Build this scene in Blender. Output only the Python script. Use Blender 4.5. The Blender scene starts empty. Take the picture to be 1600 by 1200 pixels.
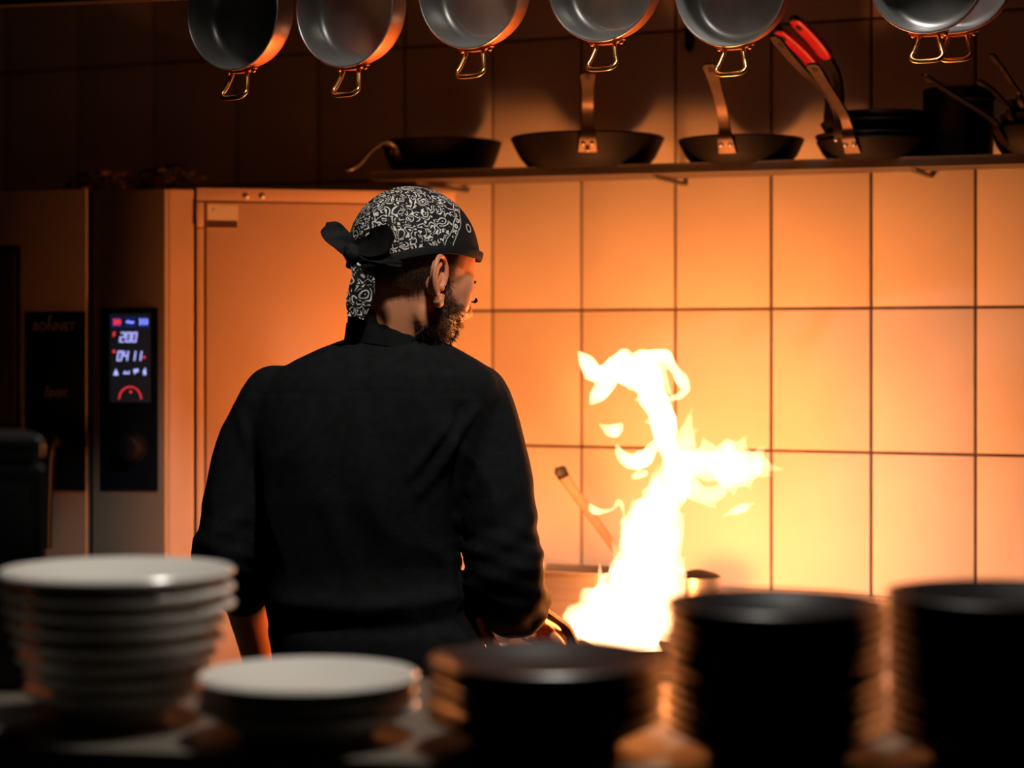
import bpy, bmesh, math, random
from mathutils import Vector, Matrix, noise
random.seed(7)
SC = bpy.context.scene
COL = SC.collection
V = Vector
# ---------------------------------------------------------------- camera
F = 3200.0            # focal length in pixels of the 1600 px wide frame
ZC = 1.48             # eye height
HY = 540.0            # row of the horizon
cam_d = bpy.data.cameras.new('camera'); cam = bpy.data.objects.new('camera', cam_d); COL.objects.link(cam)
cam.location = (0, 0, ZC); cam.rotation_euler = (math.pi/2, 0, 0)
cam_d.sensor_width = 36; cam_d.lens = 36*F/1600; cam_d.shift_y = (HY-600)/1600
cam_d.clip_start = .05; cam_d.clip_end = 50
cam_d.dof.use_dof = True; cam_d.dof.focus_distance = 3.02; cam_d.dof.aperture_fstop = 2.5
SC.camera = cam
# ---------------------------------------------------------------- world, lights, exposure
w = bpy.data.worlds.new('world'); SC.world = w; w.use_nodes = True
w.node_tree.nodes['Background'].inputs[0].default_value = (.9, .85, .8, 1)
w.node_tree.nodes['Background'].inputs[1].default_value = .0015
SC.view_settings.view_transform = 'Standard'; SC.view_settings.look = 'None'
SC.view_settings.exposure = 0; SC.view_settings.gamma = 1; SC.view_settings.use_curve_mapping = False
def spot(name, loc, target, energy, col, angle, blend, radius):
    d = bpy.data.lights.new(name, 'SPOT'); d.energy = energy; d.color = col; d.spot_size = math.radians(angle)
    d.spot_blend = blend; d.shadow_soft_size = radius
    o = bpy.data.objects.new(name, d); COL.objects.link(o); o.location = loc
    o.rotation_euler = (V(target)-V(loc)).to_track_quat('-Z', 'Y').to_euler()
    return o
# ceiling spotlight over the pass (above the frame)
spot('overhead_spot', (.14, 2.12, 2.67), (.02, 2.32, 1.2), 70, (1, .92, .82), 98, .4, .07)
spot('overhead_spot', (.46, 2.74, 2.69), (.46, 3.00, 1.95), 20, (1, .95, .88), 54, .5, .05)  # added lamp without a fixture, brightens the linings of the right copper pans
FIRE_COL = (1, .25, .038)
FIRE_POWER = 33.0

# ---------------------------------------------------------------- helpers
def P(px, py, Y):
    return V(((px-800)*Y/F, Y, ZC+(HY-py)*Y/F))
def S(Y): return Y/F            # metres per pixel at depth Y
OFF = {}
def link(o, parent=None):
    COL.objects.link(o)
    if parent is not None: o.parent = parent
    return o
def tag(o, label=None, cat=None, group=None, kind=None):
    if label: o['label'] = label
    if cat: o['category'] = cat
    if group: o['group'] = group
    if kind: o['kind'] = kind
    return o
def thing(name, loc, label, cat, group=None, kind=None):
    o = bpy.data.objects.new(name, None); o.empty_display_size = .05; COL.objects.link(o); o.location = loc; OFF[o] = V(loc)
    return tag(o, label, cat, group, kind)
def mk(name, vf, mat, parent=None, smooth=True, origin=None, bevel=0, seg=2, sharp=None):
    """a mesh object from world-space verts; parent's origin (or origin) becomes its own"""
    vs, fs = vf
    off = OFF[parent] if parent is not None else (V(origin) if origin is not None else V((0, 0, 0)))
    me = bpy.data.meshes.new(name); me.from_pydata([V(v)-off for v in vs], [], fs); me.update()
    if bevel:
        bm = bmesh.new(); bm.from_mesh(me)
        bmesh.ops.bevel(bm, geom=[e for e in bm.edges if len(e.link_faces) == 2 and e.calc_face_angle(0) > .5], offset=bevel, segments=seg, affect='EDGES', profile=.6)
        bm.to_mesh(me); bm.free()
    bm = bmesh.new(); bm.from_mesh(me); bmesh.ops.recalc_face_normals(bm, faces=bm.faces); bm.to_mesh(me); bm.free()
    if smooth:
        me.polygons.foreach_set('use_smooth', [True]*len(me.polygons))
        try: me.set_sharp_from_angle(angle=math.radians(sharp or 40))
        except Exception: pass
    me.materials.append(mat)
    o = bpy.data.objects.new(name, me); link(o, parent); OFF[o] = off
    if parent is None: o.location = off
    return o
def join(*vfs):
    vs, fs = [], []
    for v, f in vfs:
        n = len(vs); vs += list(v); fs += [[i+n for i in q] for q in f]
    return vs, fs
def box(c, sx, sy, sz, rz=0):
    c = V(c); M = Matrix.Rotation(rz, 3, 'Z')
    vs = [c + M @ V((x*sx/2, y*sy/2, z*sz/2)) for z in (-1, 1) for y in (-1, 1) for x in (-1, 1)]
    return vs, [[0, 2, 3, 1], [4, 5, 7, 6], [0, 1, 5, 4], [2, 6, 7, 3], [0, 4, 6, 2], [1, 3, 7, 5]]
def prism(poly, d):
    """polygon (world points) extruded by vector d"""
    n = len(poly); d = V(d)
    vs = [V(p) for p in poly] + [V(p)+d for p in poly]
    return vs, [list(range(n))[::-1], list(range(n, 2*n))] + [[i, (i+1) % n, n+(i+1) % n, n+i] for i in range(n)]
def catmull(pts, n):
    """smooth resample of a list of tuples"""
    out = []; m = len(pts)
    for i in range(m-1):
        p0, p1, p2, p3 = pts[max(i-1, 0)], pts[i], pts[i+1], pts[min(i+2, m-1)]
        for k in range(n):
            t = k/n
            out.append(tuple(.5*(2*b+(c-a)*t+(2*a-5*b+4*c-d)*t*t+(3*b-a-3*c+d)*t**3) for a, b, c, d in zip(p0, p1, p2, p3)))
    out.append(tuple(pts[-1])); return out
def tube(path, radii, seg=12, flat=None, up=None, closed=False):
    """swept tube; flat = (width factor, thickness factor); up = reference normal for flat sections"""
    pts = [V(p) for p in path]; n = len(pts)
    if not hasattr(radii, '__len__'): radii = [radii]*n
    vs, fs = [], []; nrm = None
    for i, p in enumerate(pts):
        if closed: t = pts[(i+1) % n]-pts[i-1]
        else: t = pts[min(i+1, n-1)]-pts[max(i-1, 0)]
        t.normalize()
        if up is not None:
            a = V(up)-t*t.dot(V(up)); a.normalize()
        elif nrm is None:
            r = V((0, 0, 1)) if abs(t.z) < .9 else V((1, 0, 0)); a = r-t*t.dot(r); a.normalize()
        else:
            a = nrm-t*t.dot(nrm); a.normalize()
        nrm = a; b = t.cross(a)
        fw, ft = flat or (1, 1)
        for k in range(seg):
            an = 2*math.pi*k/seg; c, s = math.cos(an), math.sin(an)
            if flat:   # rounded rectangle section
                e = .45; c = math.copysign(abs(c)**e, c); s = math.copysign(abs(s)**e, s)
            vs.append(p + b*(c*radii[i]*fw) + a*(s*radii[i]*ft))
    rng = range(n if closed else n-1)
    for i in rng:
        j = (i+1) % n
        for k in range(seg):
            fs.append([i*seg+k, i*seg+(k+1) % seg, j*seg+(k+1) % seg, j*seg+k])
    if not closed:
        fs.append(list(range(seg))[::-1]); fs.append(list(range((n-1)*seg, n*seg)))
    return vs, fs
def lathe(profile, seg=48, M=None):
    """profile of (r, z); ends with r==0 become poles"""
    vs, fs = [], []; rows = []
    for r, z in profile:
        if r < 1e-6: rows.append([len(vs)]); vs.append(V((0, 0, z)))
        else:
            rows.append(list(range(len(vs), len(vs)+seg)))
            vs += [V((r*math.cos(2*math.pi*k/seg), r*math.sin(2*math.pi*k/seg), z)) for k in range(seg)]
    for a, b in zip(rows, rows[1:]):
        for k in range(seg):
            k2 = (k+1) % seg
            if len(a) == 1 and len(b) == 1: continue
            if len(a) == 1: fs.append([a[0], b[k2], b[k]])
            elif len(b) == 1: fs.append([a[k], a[k2], b[0]])
            else: fs.append([a[k], a[k2], b[k2], b[k]])
    if M is not None: vs = [M @ v for v in vs]
    return vs, fs
def ellipsoid(c, r, M=None, seg=20, rings=12):
    prof = [(math.sin(math.pi*i/rings) if 0 < i < rings else 0, -math.cos(math.pi*i/rings)) for i in range(rings+1)]
    vs, fs = lathe(prof, seg)
    vs = [V((v.x*r[0], v.y*r[1], v.z*r[2])) for v in vs]
    if M is not None: vs = [M @ v for v in vs]
    return [V(c)+v for v in vs], fs
def remesh(vf, voxel, smooth=4, factor=.5):
    """union of closed shells as one skin"""
    me = bpy.data.meshes.new('tmp'); me.from_pydata([tuple(v) for v in vf[0]], [], vf[1]); me.update()
    bm = bmesh.new(); bm.from_mesh(me); bmesh.ops.recalc_face_normals(bm, faces=bm.faces); bm.to_mesh(me); bm.free()
    o = bpy.data.objects.new('tmp', me); COL.objects.link(o)
    m = o.modifiers.new('r', 'REMESH'); m.mode = 'VOXEL'; m.voxel_size = voxel; m.use_smooth_shade = True
    if smooth:
        s = o.modifiers.new('s', 'SMOOTH'); s.iterations = smooth; s.factor = factor
    dg = bpy.context.evaluated_depsgraph_get(); e = o.evaluated_get(dg); m2 = e.to_mesh()
    vs = [v.co.copy() for v in m2.vertices]; fs = [list(p.vertices) for p in m2.polygons]; ns = [v.normal.copy() for v in m2.vertices]
    e.to_mesh_clear(); bpy.data.objects.remove(o); bpy.data.meshes.remove(me)
    return vs, fs, ns
# planes the camera looks at: point + horizontal direction
class Plane:
    def __init__(s, a, b):
        s.o = V(a); t = V(b)-V(a); t.z = 0; s.t = t.normalized(); s.n = V((s.t.y, -s.t.x, 0))
        if s.n.y > 0: s.n = -s.n
    def hit(s, px, py):
        d = V(((px-800)/F, 1, (HY-py)/F)); c = V((0, 0, ZC))
        return c + d*((s.o-c).dot(s.n)/d.dot(s.n))
def slab(pl, x0, y0, x1, y1, out, thick):
    q = [pl.hit(x0, y1), pl.hit(x1, y1), pl.hit(x1, y0), pl.hit(x0, y0)]
    z0 = (q[0].z+q[1].z)/2; z1 = (q[2].z+q[3].z)/2
    q[0].z = q[1].z = z0; q[2].z = q[3].z = z1
    return prism([p+pl.n*out for p in q], -pl.n*thick)
def disc_on(pl, px, py, r, out, thick, seg=24):
    c = pl.hit(px, py)
    poly = [c + pl.n*out + pl.t*(r*math.cos(2*math.pi*k/seg)) + V((0, 0, r*math.sin(2*math.pi*k/seg))) for k in range(seg)]
    return prism(poly, -pl.n*thick)
def text_on(pl, s, px, py, height_px, out, squeeze=1.0, shear=0, spacing=1.0):
    """flat lettering as mesh, centred at a pixel of the plane"""
    cu = bpy.data.curves.new('t', 'FONT'); cu.body = s; cu.align_x = 'CENTER'; cu.align_y = 'CENTER'; cu.shear = shear; cu.space_character = spacing
    o = bpy.data.objects.new('t', cu); COL.objects.link(o)
    dg = bpy.context.evaluated_depsgraph_get(); me = o.evaluated_get(dg).to_mesh()
    c = pl.hit(px, py); k = height_px*c.y/F/.7
    vs = [c+pl.n*out+pl.t*(v.co.x*k*squeeze)+V((0, 0, v.co.y*k)) for v in me.vertices]; fs = [list(p.vertices) for p in me.polygons]
    o.evaluated_get(dg).to_mesh_clear(); bpy.data.objects.remove(o); bpy.data.curves.remove(cu)
    return vs, fs

# ---------------------------------------------------------------- materials
def mat(name, col, rough=.5, metal=0, noise_amt=0, noise_scale=20, col2=None, bump=0, bump_scale=60, stretch=None, coat=0, spec=.5, emit=None, strength=0, rough_var=0):
    m = bpy.data.materials.new(name); m.use_nodes = True; nt = m.node_tree; b = nt.nodes['Principled BSDF']
    b.inputs['Base Color'].default_value = (*col, 1); b.inputs['Roughness'].default_value = rough; b.inputs['Metallic'].default_value = metal
    b.inputs['Specular IOR Level'].default_value = spec
    if coat: b.inputs['Coat Weight'].default_value = coat; b.inputs['Coat Roughness'].default_value = .08
    tc = nt.nodes.new('ShaderNodeTexCoord'); mp = nt.nodes.new('ShaderNodeMapping'); nt.links.new(tc.outputs['Object'], mp.inputs[0])
    if stretch: mp.inputs['Scale'].default_value = stretch
    if noise_amt or col2:
        n = nt.nodes.new('ShaderNodeTexNoise'); n.inputs['Scale'].default_value = noise_scale; n.inputs['Detail'].default_value = 5; nt.links.new(mp.outputs[0], n.inputs[0])
        r = nt.nodes.new('ShaderNodeValToRGB'); c2 = col2 or tuple(c*(1-noise_amt) for c in col)
        r.color_ramp.elements[0].position = .35; r.color_ramp.elements[1].position = .65
        r.color_ramp.elements[0].color = (*c2, 1); r.color_ramp.elements[1].color = (*col, 1)
        nt.links.new(n.outputs[0], r.inputs[0]); nt.links.new(r.outputs[0], b.inputs['Base Color'])
        if rough_var:
            mr = nt.nodes.new('ShaderNodeMapRange'); mr.inputs[3].default_value = rough-rough_var; mr.inputs[4].default_value = rough+rough_var
            nt.links.new(n.outputs[0], mr.inputs[0]); nt.links.new(mr.outputs[0], b.inputs['Roughness'])
    if bump:
        n2 = nt.nodes.new('ShaderNodeTexNoise'); n2.inputs['Scale'].default_value = bump_scale; n2.inputs['Detail'].default_value = 4; nt.links.new(mp.outputs[0], n2.inputs[0])
        bp = nt.nodes.new('ShaderNodeBump'); bp.inputs['Strength'].default_value = bump; bp.inputs['Distance'].default_value = .002
        nt.links.new(n2.outputs[0], bp.inputs['Height']); nt.links.new(bp.outputs[0], b.inputs['Normal'])
    if emit: b.inputs['Emission Color'].default_value = (*emit, 1); b.inputs['Emission Strength'].default_value = strength
    return m
MT = {}
MT['tile'] = mat('glazed_tile', (.70, .66, .59), .50, noise_amt=.10, noise_scale=5, bump=.12, bump_scale=9, rough_var=.08, spec=.28)
MT['grout'] = mat('grout', (.16, .12, .09), .9, noise_amt=.3, noise_scale=40)
MT['floor'] = mat('quarry_floor', (.03, .027, .024), .6, noise_amt=.4, noise_scale=6)
MT['ceiling'] = mat('ceiling_paint', (.012, .011, .010), .9, noise_amt=.2, noise_scale=3)
MT['steel'] = mat('brushed_steel', (.55, .53, .50), .38, .9, noise_amt=.15, noise_scale=6, stretch=(1, 1, 30), bump=.06, bump_scale=40, rough_var=.06)
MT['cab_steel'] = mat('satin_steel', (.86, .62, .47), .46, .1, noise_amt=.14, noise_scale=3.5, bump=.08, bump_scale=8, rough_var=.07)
MT['oven_steel'] = mat('oven_steel', (.42, .36, .30), .42, .3, noise_amt=.12, noise_scale=3, bump=.04, bump_scale=8)
MT['shelf_steel'] = mat('shelf_steel', (.15, .13, .115), .5, .6, noise_amt=.25, noise_scale=8)
MT['hood_steel'] = mat('dark_hood_steel', (.10, .085, .075), .5, .5, noise_amt=.3, noise_scale=8)  # steel darkened to cut the light bounced off the hood
MT['black_gap'] = mat('dark_gap', (.006, .006, .006), .8, noise_amt=.2)
MT['panel_glass'] = mat('panel_glass', (.006, .012, .022), .25, noise_amt=.1, spec=.3)
MT['window_glass'] = mat('oven_window_glass', (.03, .03, .026), .15, noise_amt=.5, noise_scale=9, stretch=(3, 3, .7))
MT['black_plastic'] = mat('black_plastic', (.012, .012, .013), .42, spec=.22, noise_amt=.2)
MT['logo_grey'] = mat('logo_grey', (.40, .37, .34), .6, noise_amt=.1)
MT['cast_iron'] = mat('black_iron', (.006, .005, .0045), .60, .1, spec=.2, noise_amt=.4, noise_scale=30, bump=.1)
MT['iron_handle'] = mat('iron_handle', (.055, .040, .034), .36, .85, noise_amt=.3, noise_scale=30)
MT['red_grip'] = mat('red_grip', (.48, .006, .03), .45, noise_amt=.1)
MT['copper'] = mat('copper', (.90, .42, .22), .33, 1, noise_amt=.25, noise_scale=14, rough_var=.08)
MT['tin'] = mat('tin_lining', (.40, .39, .375), .36, .66, noise_amt=.28, noise_scale=16, bump=.05, bump_scale=90, rough_var=.08)
MT['brass'] = mat('brass', (.86, .58, .22), .25, 1, noise_amt=.15, noise_scale=20)
MT['white_china'] = mat('white_china', (.74, .71, .65), .22, noise_amt=.05, noise_scale=12, spec=.4)
MT['black_china'] = mat('black_stoneware', (.010, .010, .011), .28, noise_amt=.3, noise_scale=14, spec=.5)
MT['brown_china'] = mat('brown_stoneware', (.028, .014, .010), .32, noise_amt=.4, noise_scale=14, spec=.5)
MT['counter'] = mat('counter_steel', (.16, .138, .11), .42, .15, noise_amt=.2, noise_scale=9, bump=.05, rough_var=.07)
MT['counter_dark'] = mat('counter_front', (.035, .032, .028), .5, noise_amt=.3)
MT['foil'] = mat('crumpled_foil', (.55, .50, .46), .22, 1, noise_amt=.1)
MT['skin'] = None
MT['spoon'] = mat('spoon_shaft', (.16, .105, .075), .5, noise_amt=.2, noise_scale=30)
MT['shirt'] = mat('black_cotton', (.012, .0128, .0142), .9, noise_amt=.25, noise_scale=60, bump=.25, bump_scale=220, spec=.05)
MT['trousers'] = mat('black_trousers', (.006, .006, .0065), .85, noise_amt=.25, noise_scale=60, bump=.2, bump_scale=220, spec=.2)
MT['towel'] = mat('red_towel', (.22, .045, .03), .9, noise_amt=.3, noise_scale=80, bump=.4, bump_scale=300)
MT['paper'] = mat('paper_sticker', (.92, .84, .74), .7, noise_amt=.1)
MT['ink'] = mat('ink', (.10, .05, .035), .8, noise_amt=.1)
MT['led_blue'] = mat('led_blue', (.05, .05, .2), .5, emit=(.22, .28, 1), strength=1.6, noise_amt=.1)
MT['led_white'] = mat('led_white', (.1, .1, .2), .5, emit=(.42, .44, 1), strength=1.35, noise_amt=.1)
MT['led_red'] = mat('led_red', (.2, .02, .02), .5, emit=(1, .04, .05), strength=1.0, noise_amt=.1)
MT['led_dim'] = mat('led_dim_blue', (.01, .015, .05), .5, emit=(.02, .04, .35), strength=.30, noise_amt=.1)
MT['screen'] = mat('display_glass', (.02, .02, .022), .3, emit=(.5, .5, .6), strength=.012, noise_amt=.1)

# ---------------------------------------------------------------- the setting
TH = .26                                   # tile height
def wallY(px): return F*TH/(210.6+.0277*(px-800))
WALL = Plane(P(600, 540, wallY(600)), P(1400, 540, wallY(1400)))
def wall_u(px): return (WALL.hit(px, HY)-WALL.o).dot(WALL.t)
vlines = [-110, 8, 122, 240, 368, 497, 632, 769, 908, 1055, 1205, 1361, 1524, 1694, 1870]
ZA = WALL.hit(908, 484.5).z                # the joint above eye level
zl = [ZA+TH*k for k in range(-5, 5)]
zl[5] = ZA
wall_c = WALL.o
u0, u1 = wall_u(-110), wall_u(1870)
pts = [WALL.o+WALL.t*(u0-1.2), WALL.o+WALL.t*(u1+.8)]
wall = thing('wall_back', (WALL.o.x, WALL.o.y, 0), 'back wall of large glazed cream tiles behind the stove', 'wall', kind='structure')
q = [V((p.x, p.y, z)) - WALL.n*.008 for p, z in ((pts[0], 0), (pts[1], 0), (pts[1], 2.72), (pts[0], 2.72))]
mk('wall_backing', prism(q, -WALL.n*.1), MT['grout'], wall, smooth=False)
us = [wall_u(x) for x in vlines]
G = .0026
for i in range(len(us)-1):
    for j in range(len(zl)-1):
        if zl[j] > 2.6: continue
        a, b = us[i]+G, us[i+1]-G; c, d = zl[j]+G, zl[j+1]-G
        cc = WALL.o+WALL.t*((a+b)/2); cc.z = (c+d)/2
        tx, tz = random.gauss(0, .003), random.gauss(0, .003)
        fr = [WALL.o+WALL.t*u+V((0, 0, z-WALL.o.z))+WALL.n*((u-(a+b)/2)*tx+(z-cc.z)*tz) for u, z in ((a, c), (b, c), (b, d), (a, d))]
        mk('tile', prism(fr, -WALL.n*.0075), MT['tile'], wall, bevel=.0016, seg=2)
o = mk('floor', box((0, 2.0, -.02), 5.2, 6.5, .04), MT['floor'], origin=(0, 2.0, 0)); tag(o, 'dark kitchen floor', 'floor', kind='structure')
o = mk('ceiling', box((0, 2.0, 2.74), 5.2, 6.5, .04), MT['ceiling'], origin=(0, 2.0, 2.72)); tag(o, 'dark ceiling above the kitchen', 'ceiling', kind='structure')

# ---------------------------------------------------------------- tall oven at the left
YO = 3.70
ZT = ZC+245*YO/F                           # top of oven and cabinet
OV = Plane(P(0, 540, YO*245/238.5), P(265, 540, YO))
CB = Plane(P(265, 540, YO), P(712, 540, YO*245/237.5))
def foot(pl, px): p = pl.hit(px, HY); return V((p.x, p.y, 0))
oven = thing('combi_oven', foot(OV, 130)+V((0, .25, 0)), 'tall steel oven with lit blue digital display left of the chef', 'oven')
a, b, c = foot(OV, -160), foot(OV, 265), foot(CB, 303)
back = V((-.06, .42, 0))
body = prism([p-OV.n*.012 if k < 1 else p for k, p in enumerate([a, b, c, c+back, a+V((.16, .42, 0))])], (0, 0, ZT))
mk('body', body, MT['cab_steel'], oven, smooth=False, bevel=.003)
door = mk('door', slab(OV, -158, 299.5, 143, 1180, .020, .0195), MT['oven_steel'], oven, bevel=.003)
mk('window_frame', slab(OV, -150, 385, 43, 676, .026, .006), MT['black_plastic'], door, bevel=.003)
mk('window_pane', slab(OV, -146, 394, 35, 668, .0285, .0026), MT['window_glass'], door, bevel=.001)
pan_ = mk('door_badge_panel', slab(OV, 49, 487, 143, 765, .0245, .0046), MT['panel_glass'], oven, bevel=.0015)
mk('lettering', text_on(OV, 'BONNET', 95, 511, 13, .0252, .95, spacing=1.05), MT['logo_grey'], pan_, smooth=False)
ac = OV.hit(86, 503)+OV.n*.0252
mk('lettering_accent', prism([ac, ac+OV.t*.002, ac+OV.t*.006+V((0, 0, .012)), ac+OV.t*.004+V((0, 0, .012))], -OV.n*.0004), MT['logo_grey'], pan_, smooth=False)
mk('script_lettering', text_on(OV, 'Equajet', 97, 612, 15, .0252, .62, shear=.35), MT['logo_grey'], pan_, smooth=False)
# lever handle
h0, h1 = OV.hit(97, 690)+OV.n*.05, OV.hit(92, 852)+OV.n*.055
path = catmull([OV.hit(99, 688)+OV.n*.024, OV.hit(99, 690)+OV.n*.045, OV.hit(97, 712)+OV.n*.056, OV.hit(94, 780)+OV.n*.056, h1], 5)
mk('handle', tube(path, [.012]*8+[.014]*13, 14, flat=(1, .7), up=OV.n), MT['black_plastic'], oven)
mk('seam_gap', slab(OV, 143, 300, 151, 1180, .002, .002), MT['black_gap'], oven, smooth=False)  # black strip stands in for the dark gap between door and control column
mk('control_column', slab(OV, 151, 297, 264, 1180, .016, .0155), MT['oven_steel'], oven, bevel=.003)
ctrl = mk('control_panel', slab(OV, 165, 481, 254, 765, .020, .0042), MT['panel_glass'], oven, bevel=.0015)
scr = mk('display', slab(OV, 180, 490, 243, 628, .0212, .0014), MT['screen'], oven, bevel=.0004)
def poly_on(pl, pts, out, thick=.0004):
    return prism([pl.hit(*p)+pl.n*out for p in pts], -pl.n*thick)
def seg_digit(d, x, y, wd, ht, sl=2.0, th=1.8):
    segs = {'a': ((0, 0), (1, 0)), 'b': ((1, 0), (1, .5)), 'c': ((1, .5), (1, 1)), 'd': ((0, 1), (1, 1)), 'e': ((0, .5), (0, 1)), 'f': ((0, 0), (0, .5)), 'g': ((0, .5), (1, .5))}
    on = {'0': 'abcdef', '1': 'bc', '2': 'abged', '4': 'fgbc', '3': 'abgcd'}[d]; out = []
    for s in on:
        (ax, ay), (bx, by) = segs[s]
        f = lambda u, v: (x+u*wd+(1-v)*sl, y+v*ht)
        A, B = V(f(ax, ay)), V(f(bx, by)); t = (B-A).normalized(); n = V((-t.y, t.x)); h = th/2
        out.append(poly_on(OV, [A+n*h-t*h*.6, B+n*h+t*h*.6, B-n*h+t*h*.6, A-n*h-t*h*.6], .0219))
    return join(*out)
DO = .0219
mk('temperature_digits', join(*[seg_digit(ch, 196+i*9.3, 520, 6, 14) for i, ch in enumerate('200')]), MT['led_white'], scr, smooth=False)
mk('time_digits', join(*[seg_digit(ch, 192+i*9.3+(2 if i > 1 else 0), 549, 6, 14) for i, ch in enumerate('0411')]), MT['led_white'], scr, smooth=False)
def wavy(x, y, n, wd, ht, th):
    out = []
    for k in range(n):
        xx = x+k*wd
        out.append(poly_on(OV, [(xx, y), (xx+th, y), (xx+th+1.5, y+ht*.5), (xx+th, y+ht), (xx, y+ht), (xx+1.5, y+ht*.5)], DO))
    return join(*out)
mk('icon_glow', join(*[poly_on(OV, [(x, 496), (x+16, 496), (x+16, 512), (x, 512)], .0216) for x in (183, 204, 225)]), MT['led_dim'], scr, smooth=False)
mk('heat_icon', wavy(185.5, 499, 3, 4, 9, 3), MT['led_red'], scr, smooth=False)
mk('convection_icon', join(poly_on(OV, [(206, 502), (210, 501), (213, 503), (218, 502), (218, 505), (213, 506), (210, 504), (206, 505)], DO)), MT['led_blue'], scr, smooth=False)
mk('steam_icon', wavy(226, 498, 3, 5, 10, 2.4), MT['led_blue'], scr, smooth=False)
mk('temperature_mark', join(poly_on(OV, [(186, 519), (189, 518), (188, 525), (185, 526)], DO)), MT['led_red'], scr, smooth=False)
mk('time_mark', disc_on(OV, 187, 549, .0028, DO, .0004, 12), MT['led_red'], scr, smooth=False)
mk('alarm_mark', disc_on(OV, 234, 558, .0025, DO, .0004, 12), MT['led_red'], scr, smooth=False)
for k, pts_ in enumerate(([(186, 586), (190, 576), (194, 586)], [(201, 584), (204, 579), (207, 583), (211, 579), (211, 584)], [(217, 577), (225, 576), (225, 581), (221, 581), (219, 585)], [(232, 580), (236, 574), (237, 585), (233, 586)])):
    mk('function_icon', poly_on(OV, pts_, DO), MT['led_white'], scr, smooth=False)
arc = [OV.hit(212+17*math.cos(a_), 623-19*math.sin(a_))+OV.n*.0216 for a_ in [math.pi*k/24 for k in range(25)]]
mk('dial_arc', tube(arc, .0011, 6), MT['led_red'], scr)
mk('dial_dot', disc_on(OV, 213, 612, .0024, DO, .0004, 12), MT['led_red'], scr, smooth=False)
kc = OV.hit(214, 698)
Mk = Matrix.Translation(kc+OV.n*.02) @ OV.n.to_track_quat('Z', 'Y').to_matrix().to_4x4()
mk('knob', lathe([(0, 0), (.030, 0), (.030, .004), (.024, .006), (.022, .022), (.018, .025), (0, .0255)], 36, Mk), MT['black_plastic'], oven)
# ---------------------------------------------------------------- steel cabinet behind the chef
cab = thing('steel_cabinet', (foot(CB, 306)+foot(CB, 712))/2+V((0, .15, 0)), 'tall stainless steel cabinet glowing orange behind the chef', 'cabinet')
a, b = foot(CB, 306.5), foot(CB, 712)
wb = WALL.hit(694, HY); wb.z = 0; wa = WALL.hit(330, HY); wa.z = 0
poly = [a-CB.n*.004, b-CB.n*.004, wb+WALL.n*.02, a+V((.02, .42, 0))]
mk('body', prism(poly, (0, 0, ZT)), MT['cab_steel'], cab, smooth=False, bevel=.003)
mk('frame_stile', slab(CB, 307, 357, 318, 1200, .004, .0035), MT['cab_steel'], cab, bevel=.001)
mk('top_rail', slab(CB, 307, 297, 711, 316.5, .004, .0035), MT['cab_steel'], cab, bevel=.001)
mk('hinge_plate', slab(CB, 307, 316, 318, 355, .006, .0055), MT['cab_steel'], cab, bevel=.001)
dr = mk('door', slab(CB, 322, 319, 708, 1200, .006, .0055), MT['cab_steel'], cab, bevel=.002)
for x in (384, 409):
    c = CB.hit(x, 306.5); Mx = Matrix.Translation(c+CB.n*.004) @ CB.n.to_track_quat('Z', 'Y').to_matrix().to_4x4()
    mk('screw', lathe([(0, .003), (.003, .0027), (.0052, .001), (.0052, 0), (0, 0)], 14, Mx), MT['steel'], cab)
stk = mk('sticker', slab(CB, 323.5, 320, 371, 357, .0068, .0008), MT['paper'], dr, smooth=False)
mk('sticker_band', slab(CB, 324, 345, 370.5, 356.5, .0072, .0004), MT['ink'], dr, smooth=False)
mk('sticker_mark', text_on(CB, 'r', 333, 327, 9, .0072), MT['ink'], dr, smooth=False)
# crumpled foil on top of the oven
def crumple(c, r, seed, sub=4):
    bm = bmesh.new(); bmesh.ops.create_icosphere(bm, subdivisions=sub, radius=1)
    for v in bm.verts:
        p = v.co.copy(); k = noise.noise(p*2.3+V((seed, 0, 0)))*.28+abs(noise.noise(p*6+V((0, seed, 0))))*.35+noise.noise(p*13+V((seed, seed, 0)))*.13
        v.co = V((p.x*r[0], p.y*r[1], max(p.z, -.35)*r[2]))*(1+k)
    zmin = min(v.co.z for v in bm.verts)
    bm.verts.ensure_lookup_table()
    vs = [V(c)+v.co-V((0, 0, zmin)) for v in bm.verts]; fs = [[v.index for v in f.verts] for f in bm.faces]; bm.free()
    return vs, fs
for px, wpx, hz, sd, lb in ((160, 62, .034, 3.1, 'crumpled foil heap on the oven above the door'), (262, 58, .040, 8.7, 'glinting crumpled foil heap on the oven above the lit display')):
    Yf = 3.93; c = P(px, 292, Yf); c.z = ZT
    o = mk('crumpled_foil', crumple(c, (wpx*S(Yf)*.92, .06, hz), sd), MT['foil'], origin=c, sharp=12); tag(o, lb, 'foil', 'foil heaps on the oven')
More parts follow.
